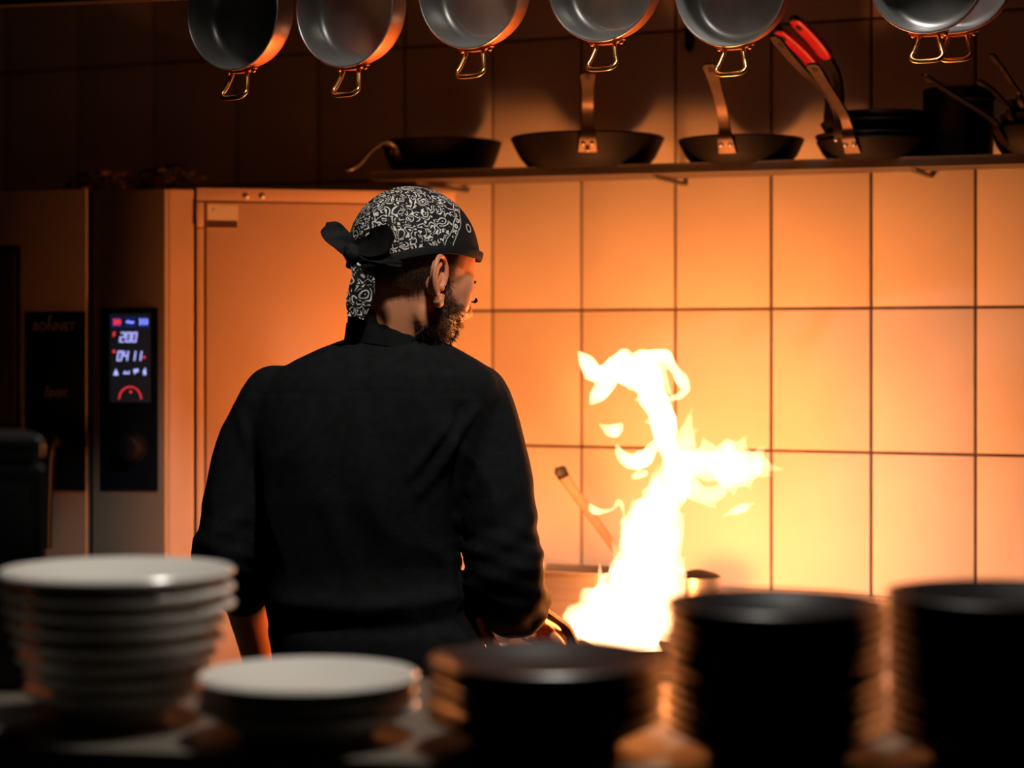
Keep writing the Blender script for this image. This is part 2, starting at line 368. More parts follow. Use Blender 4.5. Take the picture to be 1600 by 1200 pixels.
# hood lip at upper left
HD = Plane(P(0, 540, 3.30), P(600, 540, 3.30/(1+7.85e-5*600)))
hood = thing('extractor_hood', P(60, 0, 3.6)+V((0, 0, 0)), 'edge of a steel extractor hood at the upper left', 'hood')
z8 = P(0, 8, 3.30).z
fa, fb = HD.hit(-200, HY), HD.hit(760, HY)
fa.z = fb.z = z8
mk('lip', prism([fa, fb, fb-HD.n*.03, fa-HD.n*.03], (0, 0, .05)), MT['hood_steel'], hood, bevel=.003)
ta, tb = fa-HD.n*.03, fb-HD.n*.03
mk('canopy', ([ta+V((0, 0, .01)), tb+V((0, 0, .01)), tb-HD.n*.30+V((0, 0, .42)), ta-HD.n*.30+V((0, 0, .42)), ta+V((0, 0, .05)), tb+V((0, 0, .05)), tb-HD.n*.27+V((0, 0, .5)), ta-HD.n*.27+V((0, 0, .5))],
    [[0, 1, 2, 3], [4, 7, 6, 5], [0, 4, 5, 1], [1, 5, 6, 2], [2, 6, 7, 3], [3, 7, 4, 0]]), MT['hood_steel'], hood, smooth=False)

# ---------------------------------------------------------------- wall shelf
SH = .305                                   # underside above the eye
sa, sb = P(578, 540, F*SH/258.4), P(1900, 540, F*SH/292.8)
SHP = Plane(sa, sb)
shelf = thing('wall_shelf', (SHP.hit(1100, HY).x, SHP.hit(1100, HY).y+.08, ZC+SH), 'long steel wall shelf loaded with black frying pans', 'shelf')
sa.z = sb.z = ZC+SH
DEP = .160
mk('shelf_board', prism([sa+SHP.n*0, sb, sb-SHP.n*(DEP-.078), sa-SHP.n*DEP], (0, 0, .012)), MT['shelf_steel'], shelf, smooth=False)
mk('front_lip', prism([sa, sb, sb-SHP.n*.006, sa-SHP.n*.006], (0, 0, .0165)), MT['shelf_steel'], shelf, smooth=False)
for px in (640, 1010, 1420, 1760):
    a = SHP.hit(px, HY); d = (a-WALL.o).dot(WALL.n); a.z = ZC+SH-.001
    mk('bracket', prism([a-SHP.n*.03, a-WALL.n*(d-.002), a-WALL.n*(d-.002)+V((0, 0, -.006)), a-SHP.n*.04+V((0, 0, -.006))], SHP.t*.008), MT['shelf_steel'], shelf, smooth=False)
ZS = ZC+SH+.012

def strap(path, wd, th, up, hole=True):
    return tube(path, [1]*len(path), 12, flat=(wd/2, th/2), up=up)
def skillet(name, c, r, depth, azim, label, hl=.2, elev=30, bend=None, mat_body='cast_iron', mat_h='iron_handle', rivets=3, wd=.026, tilt=(0, 0), grip=None, group='black frying pans on the wall shelf', th=.005, hz=.6):
    """frying pan: lathe body, strap handle with an eyelet at the tip, rivets"""
    c = V(c); root = thing(name, c, label, 'frying pan', group)
    R_ = Matrix.Rotation(math.radians(tilt[0]), 3, 'X') @ Matrix.Rotation(math.radians(tilt[1]), 3, 'Y')
    M = Matrix.Translation(c) @ R_.to_4x4()
    rb = r*.74; t = .004
    prof = [(0, 0), (rb*.9, 0), (rb, .002), (rb+(r-rb)*.55, depth*.45), (r, depth), (r+.003, depth+.001), (r+.003, depth-.002), (rb+(r-rb)*.55+t, depth*.42), (rb+t, .0)]
    prof = [(0, t), (rb*.92, t), (rb, t+.003), (rb+(r-rb)*.5, depth*.45), (r-.002, depth), (r+.001, depth+.0008), (r+.002, depth-.002), (rb+(r-rb)*.5+t, depth*.42), (rb+t*.6, .002), (rb*.95, 0), (0, 0)]
    mk('pan_body', lathe(prof, 44, M), MT[mat_body], root)
    az = math.radians(azim); D = V((math.cos(az), math.sin(az), 0)); el = math.radians(elev)
    p0 = V((0, 0, 0))+D*(r-.012)+V((0, 0, depth*hz-.012)); p1 = D*(r+.006)+V((0, 0, depth*hz+.012))
    dirh = D*math.cos(el)+V((0, 0, math.sin(el)))
    pts_ = [p0, p1, p1+dirh*(hl*.2)+V((0, 0, .006)), p1+dirh*(hl*.55)+V((0, 0, .010)), p1+dirh*(hl*.9)+V((0, 0, .006)), p1+dirh*hl+V((0, 0, .002))]
    if bend: pts_ = [p0, p1]+[p1+D*bx+V((0, 0, bz)) for bx, bz in bend]
    pts_ = [M @ p for p in [V(x) for x in catmull([tuple(p) for p in pts_], 5)]]
    side = (R_ @ V((-D.y, D.x, 0)))
    # strap of rectangular section, tip rounded
    n = len(pts_); vs, fs = [], []
    for i, p in enumerate(pts_):
        tt = (pts_[min(i+1, n-1)]-pts_[max(i-1, 0)]).normalized(); nn = tt.cross(side).normalized()
        f = i/(n-1); ww = wd*(1.15-.45*min(f*2.2, 1)+.28*max(0, (f-.75)/.25))
        if i == n-1: ww *= .55
        for sx, sz in ((-1, -1), (1, -1), (1, 1), (-1, 1)): vs.append(p+side*(sx*ww/2)+nn*(sz*th/2))
        if i:
            for k in range(4): fs.append([(i-1)*4+k, (i-1)*4+(k+1) % 4, i*4+(k+1) % 4, i*4+k])
    fs += [[0, 3, 2, 1], [(n-1)*4+k for k in range(4)]]
    h = mk('handle', (vs, fs), MT[mat_h], root, bevel=.0008, seg=1)
    if grip:
        k0 = int(n*.66)
        gp = pts_[k0:]
        mk('grip', tube([p for p in gp], [.5]+[.95]*(len(gp)-3)+[.8, .3], 14, flat=(wd*.62, .0065), up=(pts_[-1]-pts_[k0]).cross(side)), MT[grip], root)
    tt = (pts_[-1]-pts_[-4]).normalized(); nn = tt.cross(side).normalized(); hc = pts_[-3]
    ring = [hc+tt*(math.cos(a)*.007)+side*(math.sin(a)*.005) for a in [2*math.pi*k/14 for k in range(14)]]
    for sg in (1, -1):
        mk('eyelet', prism([p+nn*(sg*(th/2+.0003 if not grip else .0068)) for p in ring], nn*(sg*.0004)), MT['black_gap'], h, smooth=False)
    nn0 = V((D.x, D.y, .35)).normalized()
    for k in range(rivets):
        s_, z_ = ((-.008, .012), (.008, .012), (0, .002))[k]
        base = M @ (D*(r-.006+z_*.4)+V((-D.y, D.x, 0))*s_+V((0, 0, depth*hz-.012+z_)))
        mk('rivet', ellipsoid(base+(R_ @ nn0)*.004, (.0045,)*3, None, 10, 6), MT['steel'], root)
    return root
def on_shelf(px, d):
    """a point on the shelf board seen at column px, d in front of the wall"""
    pl = Plane(WALL.o+WALL.n*d, WALL.o+WALL.n*d+WALL.t); p = pl.hit(px, HY); p.z = ZS; return p
skillet('frying_pan', on_shelf(690, .127), .112, .066, 222, 'black frying pan at the left end of the shelf, handle drooping over the edge', .15, -14, rivets=2, bend=[(.02, .006), (.05, -.010), (.08, -.038), (.105, -.050)], wd=.018, mat_h='steel')
skillet('frying_pan', on_shelf(918, .152), .138, .060, 268, 'wide black frying pan with a strap handle pointing at the camera, three shiny rivets', .2, 28, bend=[(.004, .022), (.02, .055), (.06, .085), (.085, .102)], wd=.030)
skillet('frying_pan', on_shelf(1158, .126), .110, .048, 250, 'black frying pan mid shelf with a strap handle leaning up to the left', .2, 35, rivets=2, bend=[(.004, .018), (.025, .05), (.075, .09), (.11, .115)], wd=.028)
c = on_shelf(1366, .118)
skillet('frying_pan', c, .098, .038, 236, 'lower black frying pan of the shelf stack under the red handled pans', .2, 30, rivets=2, bend=[(.004, .018), (.03, .045), (.10, .085), (.145, .11)], wd=.026)
skillet('frying_pan', c+V((.0, .004, .012)), .099, .036, 226, 'upper black frying pan of the shelf stack with a long steel handle', .22, 30, rivets=2, bend=[(.004, .03), (.03, .06), (.12, .105), (.185, .145)], wd=.022)
for k, (az, dz, dx) in enumerate(((208, .036, 0), (217, .050, .006))):
    skillet('frying_pan', c+V((.004+dx, .006, dz)), .094, .034, az, ('black pan with a red grip, the lower of two leaning left', 'black pan with a red grip, the upper of two leaning left')[k], .2, 40, rivets=0, bend=[(.0, .035), (.01, .070), (.055, .115), (.112, .152)], mat_h='cast_iron', grip='red_grip', wd=.024, group='red handled pans on the wall shelf', th=.008)
c = on_shelf(1497, .075)
pot = thing('stock_pot', c, 'black cooking pot between the red handled pans and the right pans', 'pot')
mk('pot_body', lathe([(0, .004), (.050, .004), (.054, .008), (.056, .124), (.059, .126), (.060, .123), (.0595, .006), (.054, 0), (0, 0)], 40, Matrix.Translation(c)), MT['cast_iron'], pot)
for sg in (-1, 1):
    pth = [c+V((.02*sg, sg*(.055+d_)*.2, 0))+V((y_, -sg*(.058+d_), .105)) for d_, y_ in ((0, -.03), (.01, -.025), (.016, 0), (.01, .025), (0, .03))]
    if sg < 0: continue
    mk('loop_handle', tube(catmull([tuple(p) for p in pth], 4), .004, 8), MT['cast_iron'], pot)
c = on_shelf(1632, .102)
skillet('frying_pan', c, .086, .05, 200, 'black frying pan right on the shelf with a copper toned handle rising left', .2, 20, rivets=0, bend=[(.004, .014), (.03, .03), (.10, .065), (.145, .088)], wd=.02)
skillet('frying_pan', c+V((.012, 0, .022)), .084, .05, 207, 'middle black pan of the right shelf stack with a slim handle', .2, 20, rivets=0, bend=[(.004, .016), (.02, .03), (.04, .045), (.07, .058)], wd=.016)
skillet('frying_pan', c+V((.02, 0, .046)), .082, .05, 214, 'topmost black pan of the right shelf stack with a slim handle', .2, 20, rivets=0, bend=[(.004, .016), (.02, .03), (.04, .05), (.07, .075)], wd=.015)

# ---------------------------------------------------------------- hanging copper pans
YP = 3.0
rail_z = P(800, -330, YP).z
rail = thing('hanging_rail', P(900, -330, YP+.03), 'steel rail carrying the hanging copper pans', 'rail')
mk('bar', tube([P(180, -330, YP+.045), P(1750, -330, YP+.045)], .008, 14), MT['steel'], rail)
for px in (220, 1000, 1720):
    b_ = P(px, -330, YP+.045); mk('drop_rod', tube([b_, V((b_.x, b_.y, 2.72))], .006, 10), MT['steel'], rail)
def copper_pan(px, py, rpx, yaw, label, dy=0, roll=0):
    Y = YP+dy; r = rpx*S(Y); c = P(px, py, Y); dep = .052; t = .0022
    root = thing('copper_pan', c, label, 'pan', 'copper pans hanging over the pass')
    yw = math.radians(yaw)
    O = V((-math.sin(yw), -math.cos(yw), -.05)).normalized()       # the way the opening faces
    Xd = V((math.cos(yw), -math.sin(yw), 0)); Zu = O.cross(Xd)
    if Zu.z < 0: Zu = -Zu
    M = Matrix(((Xd.x, Zu.x, O.x, c.x), (Xd.y, Zu.y, O.y, c.y), (Xd.z, Zu.z, O.z, c.z), (0, 0, 0, 1)))
    rf = .018   # fillet at the base
    inner = [(0, -dep)]+[(r*.5, -dep), (r-.006-rf, -dep)]+[(r-.006-rf+rf*math.sin(a), -dep+rf-rf*math.cos(a)) for a in [math.pi/2*k/8 for k in range(1, 9)]]+[(r-.002, -.004), (r, 0)]
    outer = [(r, 0), (r+t, -.0005), (r+t, -.003), (r-.005+t, -dep+rf)]+[(r-.006-rf+(rf+t)*math.cos(a), -dep+rf-(rf+t)*math.sin(a)) for a in [math.pi/2*k/6 for k in range(1, 7)]]+[(0, -dep-t)]
    bd = mk('pan_body', lathe(outer, 64, M), MT['copper'], root)
    mk('tin_lining', lathe(inner, 64, M), MT['tin'], root)
    ring = [M @ V(((r+.0008)*math.cos(a), (r+.0008)*math.sin(a), 0)) for a in [2*math.pi*k/64 for k in range(64)]]
    mk('rim', tube(ring, .0013, 6, closed=True), MT['steel'], root)
    # helper loop at the bottom
    L = lambda x, y, z: M @ V((x, y, z))
    pl = []
    for x in (-.030, -.02, -.008, .008, .02, .030):
        yy = -math.sqrt(max((r+t+.001)**2-x*x, 0))
        pl.append(L(x, yy, -.016))
    mk('handle_plate', tube(pl, [.6, .9, 1, 1, .9, .6], 10, flat=(.0075, .0022), up=-Zu), MT['copper'], root)
    for x in (-.024, .024):
        mk('rivet', ellipsoid(L(x, -math.sqrt((r+t)**2-x*x)-.003, -.016), (.004,)*3, None, 10, 6), MT['copper'], root)
    yb = -(r+t)
    pth = [(-.014, yb+.002, -.014), (-.015, yb-.006, -.012), (-.020, yb-.024, -.004), (-.023, yb-.033, .002), (-.016, yb-.039, .006), (0, yb-.040, .007), (.016, yb-.039, .006), (.023, yb-.033, .002), (.020, yb-.024, -.004), (.015, yb-.006, -.012), (.014, yb+.002, -.014)]
    mk('loop_handle', tube([L(*p) for p in catmull(pth, 4)], .0036, 10), MT['brass'], root)
    # long handle up to the rail
    top = V((c.x, YP+.045, rail_z))
    hp = [L(0, r-.001, -.02), L(0, r+.02, -.016), L(0, r+.10, -.005)]
    end = V((c.x+(hp[2].x-c.x)*1.1, top.y-.002, rail_z-.03))
    mk('long_handle', tube(catmull([tuple(p) for p in hp+[end]], 6), [.8]*19, 10, flat=(.012, .005), up=O), MT['brass'], root)
    hk = [end+V((0, 0, -.01)), end+V((0, -.004, .01)), top+V((0, -.0112, .0)), top+V((0, -.006, .0105)), top+V((0, .006, .0105)), top+V((0, .0112, -.002))]
    mk('hook', tube(catmull([tuple(p) for p in hk], 4), .0025, 8), MT['steel'], root)
copper_pan(362, 16, 92, 34, 'leftmost copper pan hanging above the oven')
copper_pan(537, 10, 93, 33, 'second copper pan from the left, hanging above the chef')
copper_pan(732, -18, 92, 31, 'third copper pan from the left, hanging right of the bandana')
copper_pan(938, -28, 91, 29, 'fourth copper pan from the left, hanging above the strap handled frying pan')
copper_pan(1140, -20, 91, 27, 'fifth copper pan from the left, hanging above the flame')
copper_pan(1447, -40, 90, 25, 'rightmost front copper pan with pale lit lining', -.02)
copper_pan(1492, -40, 90, 27, 'copper pan half hidden behind the rightmost hanging pan', .075)
# dark utensil hanging on the wall behind the fifth pan
ut = thing('hanging_utensil', WALL.hit(1080, -60)+WALL.n*.02, 'dark utensil hanging on the wall behind the fifth copper pan', 'utensil')
uh = lambda y, d: WALL.hit(1080, y)+WALL.n*d
mk('shaft', tube([uh(-70, .012), uh(20, .012), uh(48, .012), uh(74, .012), uh(82, .012)], [.006, .006, .0085, .0085, .003], 12, flat=(1, .5), up=WALL.n), MT['cast_iron'], ut)
mk('hook', tube([uh(-95, -.002), uh(-95, .014), uh(-80, .018), uh(-66, .014)], .003, 8), MT['steel'], ut)

# ---------------------------------------------------------------- range, back ledge and cookware by the fire
ZR = .93
def along(px, y): return V(((px-800)*y/F, y, 0))
stove = thing('kitchen_range', V((.35, 3.55, 0)), 'steel kitchen range in front of the tiled wall', 'range')
fl, fr_ = V((-.09, 3.29, 0)), V((1.05, 2.95, 0))
bl, br = V((-.06, 3.335, 0))-WALL.n*.42, V((1.05, 3.02, 0))-WALL.n*.42
def keep_off(p, d):
    k = (p-WALL.o).dot(WALL.n); q = p+WALL.n*(d-k); q.z = 0; return q
bl, br = keep_off(V((-.07, 3.9, 0)), .004), keep_off(V((1.2, 3.4, 0)), .004)
mk('body', prism([fl, fr_, br, bl], (0, 0, ZR-.03)), MT['steel'], stove, smooth=False)
mk('cooktop', prism([fl+WALL.n*.02+V((0, 0, ZR-.03)), fr_+WALL.n*.02+V((0, 0, ZR-.03)), br+V((0, 0, ZR-.03)), bl+V((0, 0, ZR-.03))], (0, 0, .03)), MT['steel'], stove, bevel=.004)
lb, rb_ = keep_off(V((-.07, 3.8, 0)), .10), keep_off(V((1.2, 3.3, 0)), .10)
ZL = WALL.hit(1200, 923).z
mk('back_ledge', prism([lb+V((0, 0, ZR)), rb_+V((0, 0, ZR)), br+V((0, 0, ZR)), bl+V((0, 0, ZR))], (0, 0, ZL-ZR)), MT['steel'], stove, bevel=.003)
r0, r1 = fl+WALL.n*.045+V((0, 0, .90)), fr_+WALL.n*.045+V((0, 0, .90))
mk('rail', tube([r0, r1], .009, 12), MT['steel'], stove)
for k in range(5):
    p = r0.lerp(r1, .08+.2*k); mk('rail_post', tube([p, p-WALL.n*.046], .006, 8), MT['steel'], stove)
for k in range(4):
    p = fl.lerp(fr_, .15+.22*k)+WALL.n*.0+V((0, 0, .80)); Mx = Matrix.Translation(p) @ WALL.n.to_track_quat('Z', 'Y').to_matrix().to_4x4()
    mk('burner_knob', lathe([(0, .025), (.016, .024), (.018, .004), (.026, .002), (.026, 0), (0, 0)], 20, Mx), MT['black_plastic'], stove)
# pan on fire
FY = 3.385
FX = P(962, 0, FY).x
pc = V((FX, FY, ZR))
def grate(c):
    g = thing('burner_grate', c, 'cast iron burner grate under the flaming pan', 'grate')
    rg = [c+V((.12*math.cos(a), .12*math.sin(a), .006)) for a in [2*math.pi*k/32 for k in range(32)]]
    mk('ring', tube(rg, .006, 8, closed=True), MT['cast_iron'], g)
    for k in range(4):
        a = math.pi/4+k*math.pi/2; d = V((math.cos(a), math.sin(a), 0))
        mk('bar', tube([c+d*.03+V((0, 0, .014)), c+d*.14+V((0, 0, .014))], .0055, 8), MT['cast_iron'], g)
grate(pc)
fp = skillet('flaming_pan', pc+V((0, 0, .020)), .128, .04, 238, 'black frying pan on the range holding the tall flame', .2, 25, rivets=2, wd=.026, group='pans on the range', mat_h='cast_iron', bend=[(.008, .020), (.03, .048), (.07, .068), (.115, .088)], th=.007)
fp['category'] = 'frying pan'
# steel container and pots behind
def gastro(c, lx, ly, h, rz, label):
    g = thing('steel_container', c, label, 'container', None)
    M = Matrix.Translation(c) @ Matrix.Rotation(rz, 4, 'Z')
    def rr(sx, sy, z, rad=.02, n=5):
        out = []
        for cx, cy, a0 in ((1, 1, 0), (-1, 1, 90), (-1, -1, 180), (1, -1, 270)):
            for k in range(n):
                a = math.radians(a0+90*k/(n-1)); out.append(M @ V((cx*(sx-rad)+rad*math.cos(a), cy*(sy-rad)+rad*math.sin(a), z)))
        return out
    rings = [rr(lx*.47, ly*.47, .0), rr(lx*.49, ly*.49, h), rr(lx*.53, ly*.55, h), rr(lx*.53, ly*.55, h+.003), rr(lx*.485, ly*.485, h+.003), rr(lx*.465, ly*.465, .003)]
    n = len(rings[0]); vs = sum(rings, []); fs = []
    for i in range(len(rings)-1):
        for k in range(n): fs.append([i*n+k, i*n+(k+1) % n, (i+1)*n+(k+1) % n, (i+1)*n+k])
    fs += [list(range(n))[::-1], list(range(5*n, 6*n))]
    mk('tub', (vs, fs), MT['steel'], g, sharp=50)
    return g
WA = math.atan2(WALL.t.y, WALL.t.x)
gc = V((P(895, 0, 3.715).x, 3.715, ZR)); gastro(gc, .19, .12, .143, WA, 'rectangular steel container between the elbow and the flame')
pp = V((P(1090, 0, 3.665).x, 3.665, ZR))
po = thing('steel_pot', pp, 'small steel pot standing right of the flame base', 'pot')
mk('pot_body', lathe([(0, .004), (.036, .004), (.037, .008), (.038, .135), (.041, .137), (.041, .133), (.0395, .006), (.036, 0), (0, 0)], 36, Matrix.Translation(pp)), MT['steel'], po)
mk('lid', lathe([(0, .150), (.010, .149), (.034, .142), (.041, .138), (.0405, .1372), (0, .1372)], 32, Matrix.Translation(pp)), MT['cast_iron'], po)
# long spoon leaning out of the container
sp = thing('long_spoon', P(955, 850, 3.60), 'long handled spoon with a black hooked tip standing left of the flame', 'spoon')
s0, s1 = P(972, 872, 3.69), P(877, 740, 3.64)
mk('shaft', tube([s0+(s0-s1)*.25, s0, s0.lerp(s1, .5), s1], [.007, .0075, .0085, .0095], 12, flat=(1, .35), up=(0, -1, 0)), MT['spoon'], sp)
mk('tip', tube([P(880, 744, 3.64), P(877, 737, 3.635), P(868, 736, 3.63)], [.011, .0115, .006], 12, flat=(1, .6), up=(0, -1, .2)), MT['black_plastic'], sp)
sb_ = s0+(s0-s1)*.25
mk('bowl', ellipsoid(sb_+(s0-s1).normalized()*.03, (.026, .010, .036), Matrix.Rotation(math.radians(-30), 3, 'Y'), 18, 10), MT['steel'], sp)
# small steel pan with an eyed handle near the chef's hand
spn = skillet('steel_pan', V((-.018, 3.50, ZR+.001)), .058, .03, 287, 'small steel pan with a round hanging eye on its handle by the chef\'s hand', .12, 30, mat_body='steel', mat_h='steel', rivets=2, wd=.022, group='pans on the range', bend=[(.01, .018), (.04, .04), (.08, .062), (.115, .076)], hz=.7)
tg = thing('serving_tongs', P(800, 1005, 3.26), 'steel tongs lying on the range rail beside the chef\'s hip', 'tongs')
for dx in (0, 16):
    mk('arm', tube([P(782+dx, 968, 3.20), P(806+dx, 992, 3.24), P(836+dx, 1008, 3.30)], [.006, .0075, .006], 10, flat=(1, .3), up=(0, -.6, 1)), MT['steel'], tg)
mk('hinge', ellipsoid(P(840, 1008, 3.302), (.008, .008, .006), None, 12, 8), MT['steel'], tg)

# ---------------------------------------------------------------- the flame: a glowing gas volume with its own light
def volume_mat(name, col, k):
    m = bpy.data.materials.new(name); m.use_nodes = True; nt = m.node_tree
    for n in list(nt.nodes): nt.nodes.remove(n)
    out = nt.nodes.new('ShaderNodeOutputMaterial'); e = nt.nodes.new('ShaderNodeEmission')
    e.inputs[0].default_value = (*col, 1); e.inputs[1].default_value = k
    nt.links.new(e.outputs[0], out.inputs['Volume']); return m
MT['flame'] = volume_mat('burning_gas', (1, .50, .25), 58)
MT['flame_thin'] = volume_mat('burning_gas_thin', (1, .57, .29), 130)
fire = thing('flame', pc+V((0, 0, .03)), 'tall white and yellow flame leaping from the frying pan', 'flame')
def ftube(pts, n=5, dd=0, amp=.42):
    q = catmull(pts, n)
    pts_ = [P(x, y, FY+d+dd) for x, y, r, d in q]
    vs, fs = tube(pts_, [max(r, 2.4)*S(FY+d) for x, y, r, d in q], 14)
    out = []
    for i, v in enumerate(vs):                # licks and dents in proportion to the thickness
        c = pts_[min(i//14, len(pts_)-1)]; w_ = V((v.x*38, v.y*38, v.z*22))
        out.append(c+(v-c)*(1+amp*noise.noise(w_)+amp*.7*noise.noise(w_*2.4)))
    return out, fs
def spike(x, y, r, tx, ty, d):
    return [(x, y, r, d), ((x*2+tx)/3, (y*2+ty)/3, r*.8, d), ((x+tx*2)/3+(ty-y)*.05, (y+ty*2)/3, r*.42, d), (tx, ty, .8, d)]
body_t = [
 [(952, 1010, 62, 0), (960, 985, 70, 0), (985, 945, 68, 0), (1008, 905, 54, 0), (1014, 860, 49, 0), (1022, 815, 42, .01), (1040, 775, 30, .02), (1056, 735, 28, .02), (1066, 700, 20, .02), (1074, 665, 9, .03), (1082, 636, 1, .03)],
 [(1030, 1000, 18, .01), (1040, 955, 26, .01), (1040, 900, 26, 0), (1046, 850, 20, 0), (1052, 800, 16, .01)],
 [(1010, 1012, 24, -.03), (1000, 990, 40, -.04)],
 [(900, 1004, 14, -.02), (894, 985, 17, -.02), (912, 968, 18, -.02), (935, 955, 18, -.01)],
 [(925, 1005, 26, -.05), (938, 975, 26, -.05), (952, 935, 15, -.05), (960, 905, 4, -.05)],
 [(992, 830, 18, -.02), (978, 850, 13, -.02), (972, 880, 12, -.02), (985, 920, 30, -.01)],
 spike(910, 975, 16, 879, 962, -.02), spike(925, 965, 14, 905, 940, -.02), spike(948, 935, 14, 938, 900, -.04), spike(970, 880, 14, 958, 838, -.02), spike(985, 845, 14, 972, 800, -.02),
 spike(1000, 815, 16, 990, 775, -.02), spike(1020, 790, 16, 1030, 722, -.03), spike(1050, 850, 14, 1072, 800, 0), spike(1058, 780, 16, 1075, 742, 0), spike(1050, 900, 16, 1072, 868, .01), spike(1040, 960, 18, 1068, 930, .01), spike(1050, 720, 12, 1050, 648, -.01), spike(1066, 700, 12, 1092, 668, .03),
]
curl_t = [
 [(1052, 760, 12, .02), (1046, 715, 13, .01), (1039, 672, 20, 0), (1031, 638, 22, -.01), (1015, 606, 23, -.02), (992, 583, 26, -.03), (962, 577, 21, -.04), (936, 586, 15, -.05), (918, 568, 12, -.06), (903, 548, 2, -.07)],
 [(955, 588, 15, -.05), (940, 610, 15, -.05), (927, 626, 9, -.06), (920, 633, 2, -.06)],
 [(975, 577, 16, -.03), (975, 557, 13, -.03), (985, 548, 4, -.03)], [(992, 570, 14, -.03), (1004, 554, 9, -.03), (1012, 547, 2, -.03)],
 [(996, 572, 18, -.02), (1018, 558, 13, -.01), (1040, 556, 11, 0), (1054, 578, 8, .01), (1066, 598, 9, .02), (1073, 608, 7, .02), (1060, 620, 6, .01), (1040, 623, 4, 0), (1022, 616, 5, 0)],
 [(1024, 566, 9, .01), (1038, 584, 5, .01), (1046, 616, 4, .01)],
 spike(1030, 620, 12, 990, 625, -.01), spike(1030, 655, 12, 1006, 660, -.01), spike(940, 585, 10, 912, 590, -.06), spike(1062, 595, 8, 1078, 596, .02),
 [(963, 694, 2, -.02), (971, 711, 9, -.02), (988, 722, 13, -.02), (1006, 717, 12, -.01), (1018, 703, 9, 0), (1032, 690, 10, 0), (1040, 672, 10, 0)],
]
lobe_t = [
 [(1062, 740, 28, .02), (1090, 718, 22, .03), (1116, 724, 30, .04), (1142, 726, 33, .05), (1168, 726, 27, .05), (1188, 726, 15, .06), (1206, 731, 7, .06), (1224, 734, 1, .07)],
 spike(1150, 715, 18, 1168, 678, .05), spike(1110, 712, 16, 1098, 680, .04), spike(1128, 708, 14, 1132, 692, .04), spike(1178, 718, 13, 1199, 694, .06), spike(1185, 735, 10, 1210, 745, .06), spike(1165, 740, 14, 1172, 768, .05), spike(1140, 745, 14, 1146, 778, .05),
 [(1072, 755, 20, .02), (1094, 774, 14, .03), (1116, 772, 14, .03), (1140, 752, 9, .04)], spike(1100, 775, 12, 1120, 797, .03),
]
def big_islands(vs, fs, ns, least=70):
    par = list(range(len(vs)))
    def find(a):
        while par[a] != a: par[a] = par[par[a]]; a = par[a]
        return a
    for f in fs:
        r = find(f[0])
        for b in f[1:]: par[find(b)] = r
    cnt = {}
    for i in range(len(vs)): r = find(i); cnt[r] = cnt.get(r, 0)+1
    top = max(cnt.values()); keep = [i for i in range(len(vs)) if cnt[find(i)] >= min(least, top)]
    mp = {a: k for k, a in enumerate(keep)}
    return [vs[i] for i in keep], [[mp[a] for a in f] for f in fs if f[0] in mp], [ns[i] for i in keep]
def ripple(vf, amp, fr):
    vs, fs, ns = big_islands(*vf)
    def k(v): w_ = V((v.x*fr, v.y*fr, v.z*fr*.55)); return amp*noise.noise(w_)+amp*.6*noise.noise(w_*2.3)
    return [v+n*k(v) for v, n in zip(vs, ns)], fs
mk('flame_body', big_islands(*remesh(join(*[ftube(t) for t in body_t]), .0030, 1))[:2], MT['flame'], fire)
mk('flame_curl', big_islands(*remesh(join(*[ftube(t) for t in curl_t]), .0024, 1))[:2], MT['flame_thin'], fire)
mk('flame_lobe', big_islands(*remesh(join(*[ftube(t, dd=-.05) for t in lobe_t]), .0026, 1))[:2], MT['flame'], fire)
for wisp in ([(936, 662, 2, -.04), (948, 670, 7, -.04), (960, 674, 10, -.04), (968, 668, 7, -.04), (972, 660, 2, -.04)],
             [(1128, 808, 1.5, .05), (1146, 799, 5, .05), (1162, 794, 7, .05), (1179, 785, 2, .05)],
             [(921, 786, 2, -.03), (928, 798, 7, -.03), (942, 799, 5, -.03), (958, 795, 4, -.03), (968, 782, 5, -.03), (974, 800, 4, -.03), (978, 818, 4, -.03)],
             [(934, 926, 9, -.02), (938, 905, 6, -.02), (937, 880, 2, -.02)],
             [(986, 745, 5, -.01), (1000, 742, 7, -.01), (1012, 738, 4, -.01)]):
    mk('flame_wisp', big_islands(*remesh(ftube(wisp), .0022, 1))[:2], MT['flame_thin'], fire)
for (px, py, d, e, rad) in ((965, 950, -.04, .50, .06), (1015, 820, -.04, .26, .05), (1090, 725, -.06, .06, .04), (990, 610, -.04, .18, .03)):
    d_ = bpy.data.lights.new('flame_light', 'POINT'); d_.energy = FIRE_POWER*e; d_.color = FIRE_COL; d_.shadow_soft_size = rad
    o = bpy.data.objects.new('flame_light', d_); COL.objects.link(o); o.parent = fire; o.location = P(px, py, FY+d)-OFF[fire]

# ---------------------------------------------------------------- the pass counter and its plates
ZP = ZC-.343
def counter_edge(px):      # front edge of the pass, nearer at the right
    a, b = P(0, 0, 1.756), P(640, 0, 1.690); t = (b-a)
    pl = Plane((a.x, a.y, 0), (b.x, b.y, 0)); p = pl.hit(px, HY); p.z = 0; return p, pl.n
e0, n0 = counter_edge(-500); e1, _ = counter_edge(2200)
ctr = thing('pass_counter', (e0+e1)/2, 'steel pass counter in the foreground under the plate stacks', 'counter')
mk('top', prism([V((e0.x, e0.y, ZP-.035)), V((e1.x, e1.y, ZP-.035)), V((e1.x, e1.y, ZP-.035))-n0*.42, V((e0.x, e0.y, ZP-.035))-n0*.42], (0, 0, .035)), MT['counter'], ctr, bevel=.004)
mk('base', prism([e0-n0*.03, e1-n0*.03, e1-n0*.38, e0-n0*.38], (0, 0, ZP-.036)), MT['counter_dark'], ctr, smooth=False)
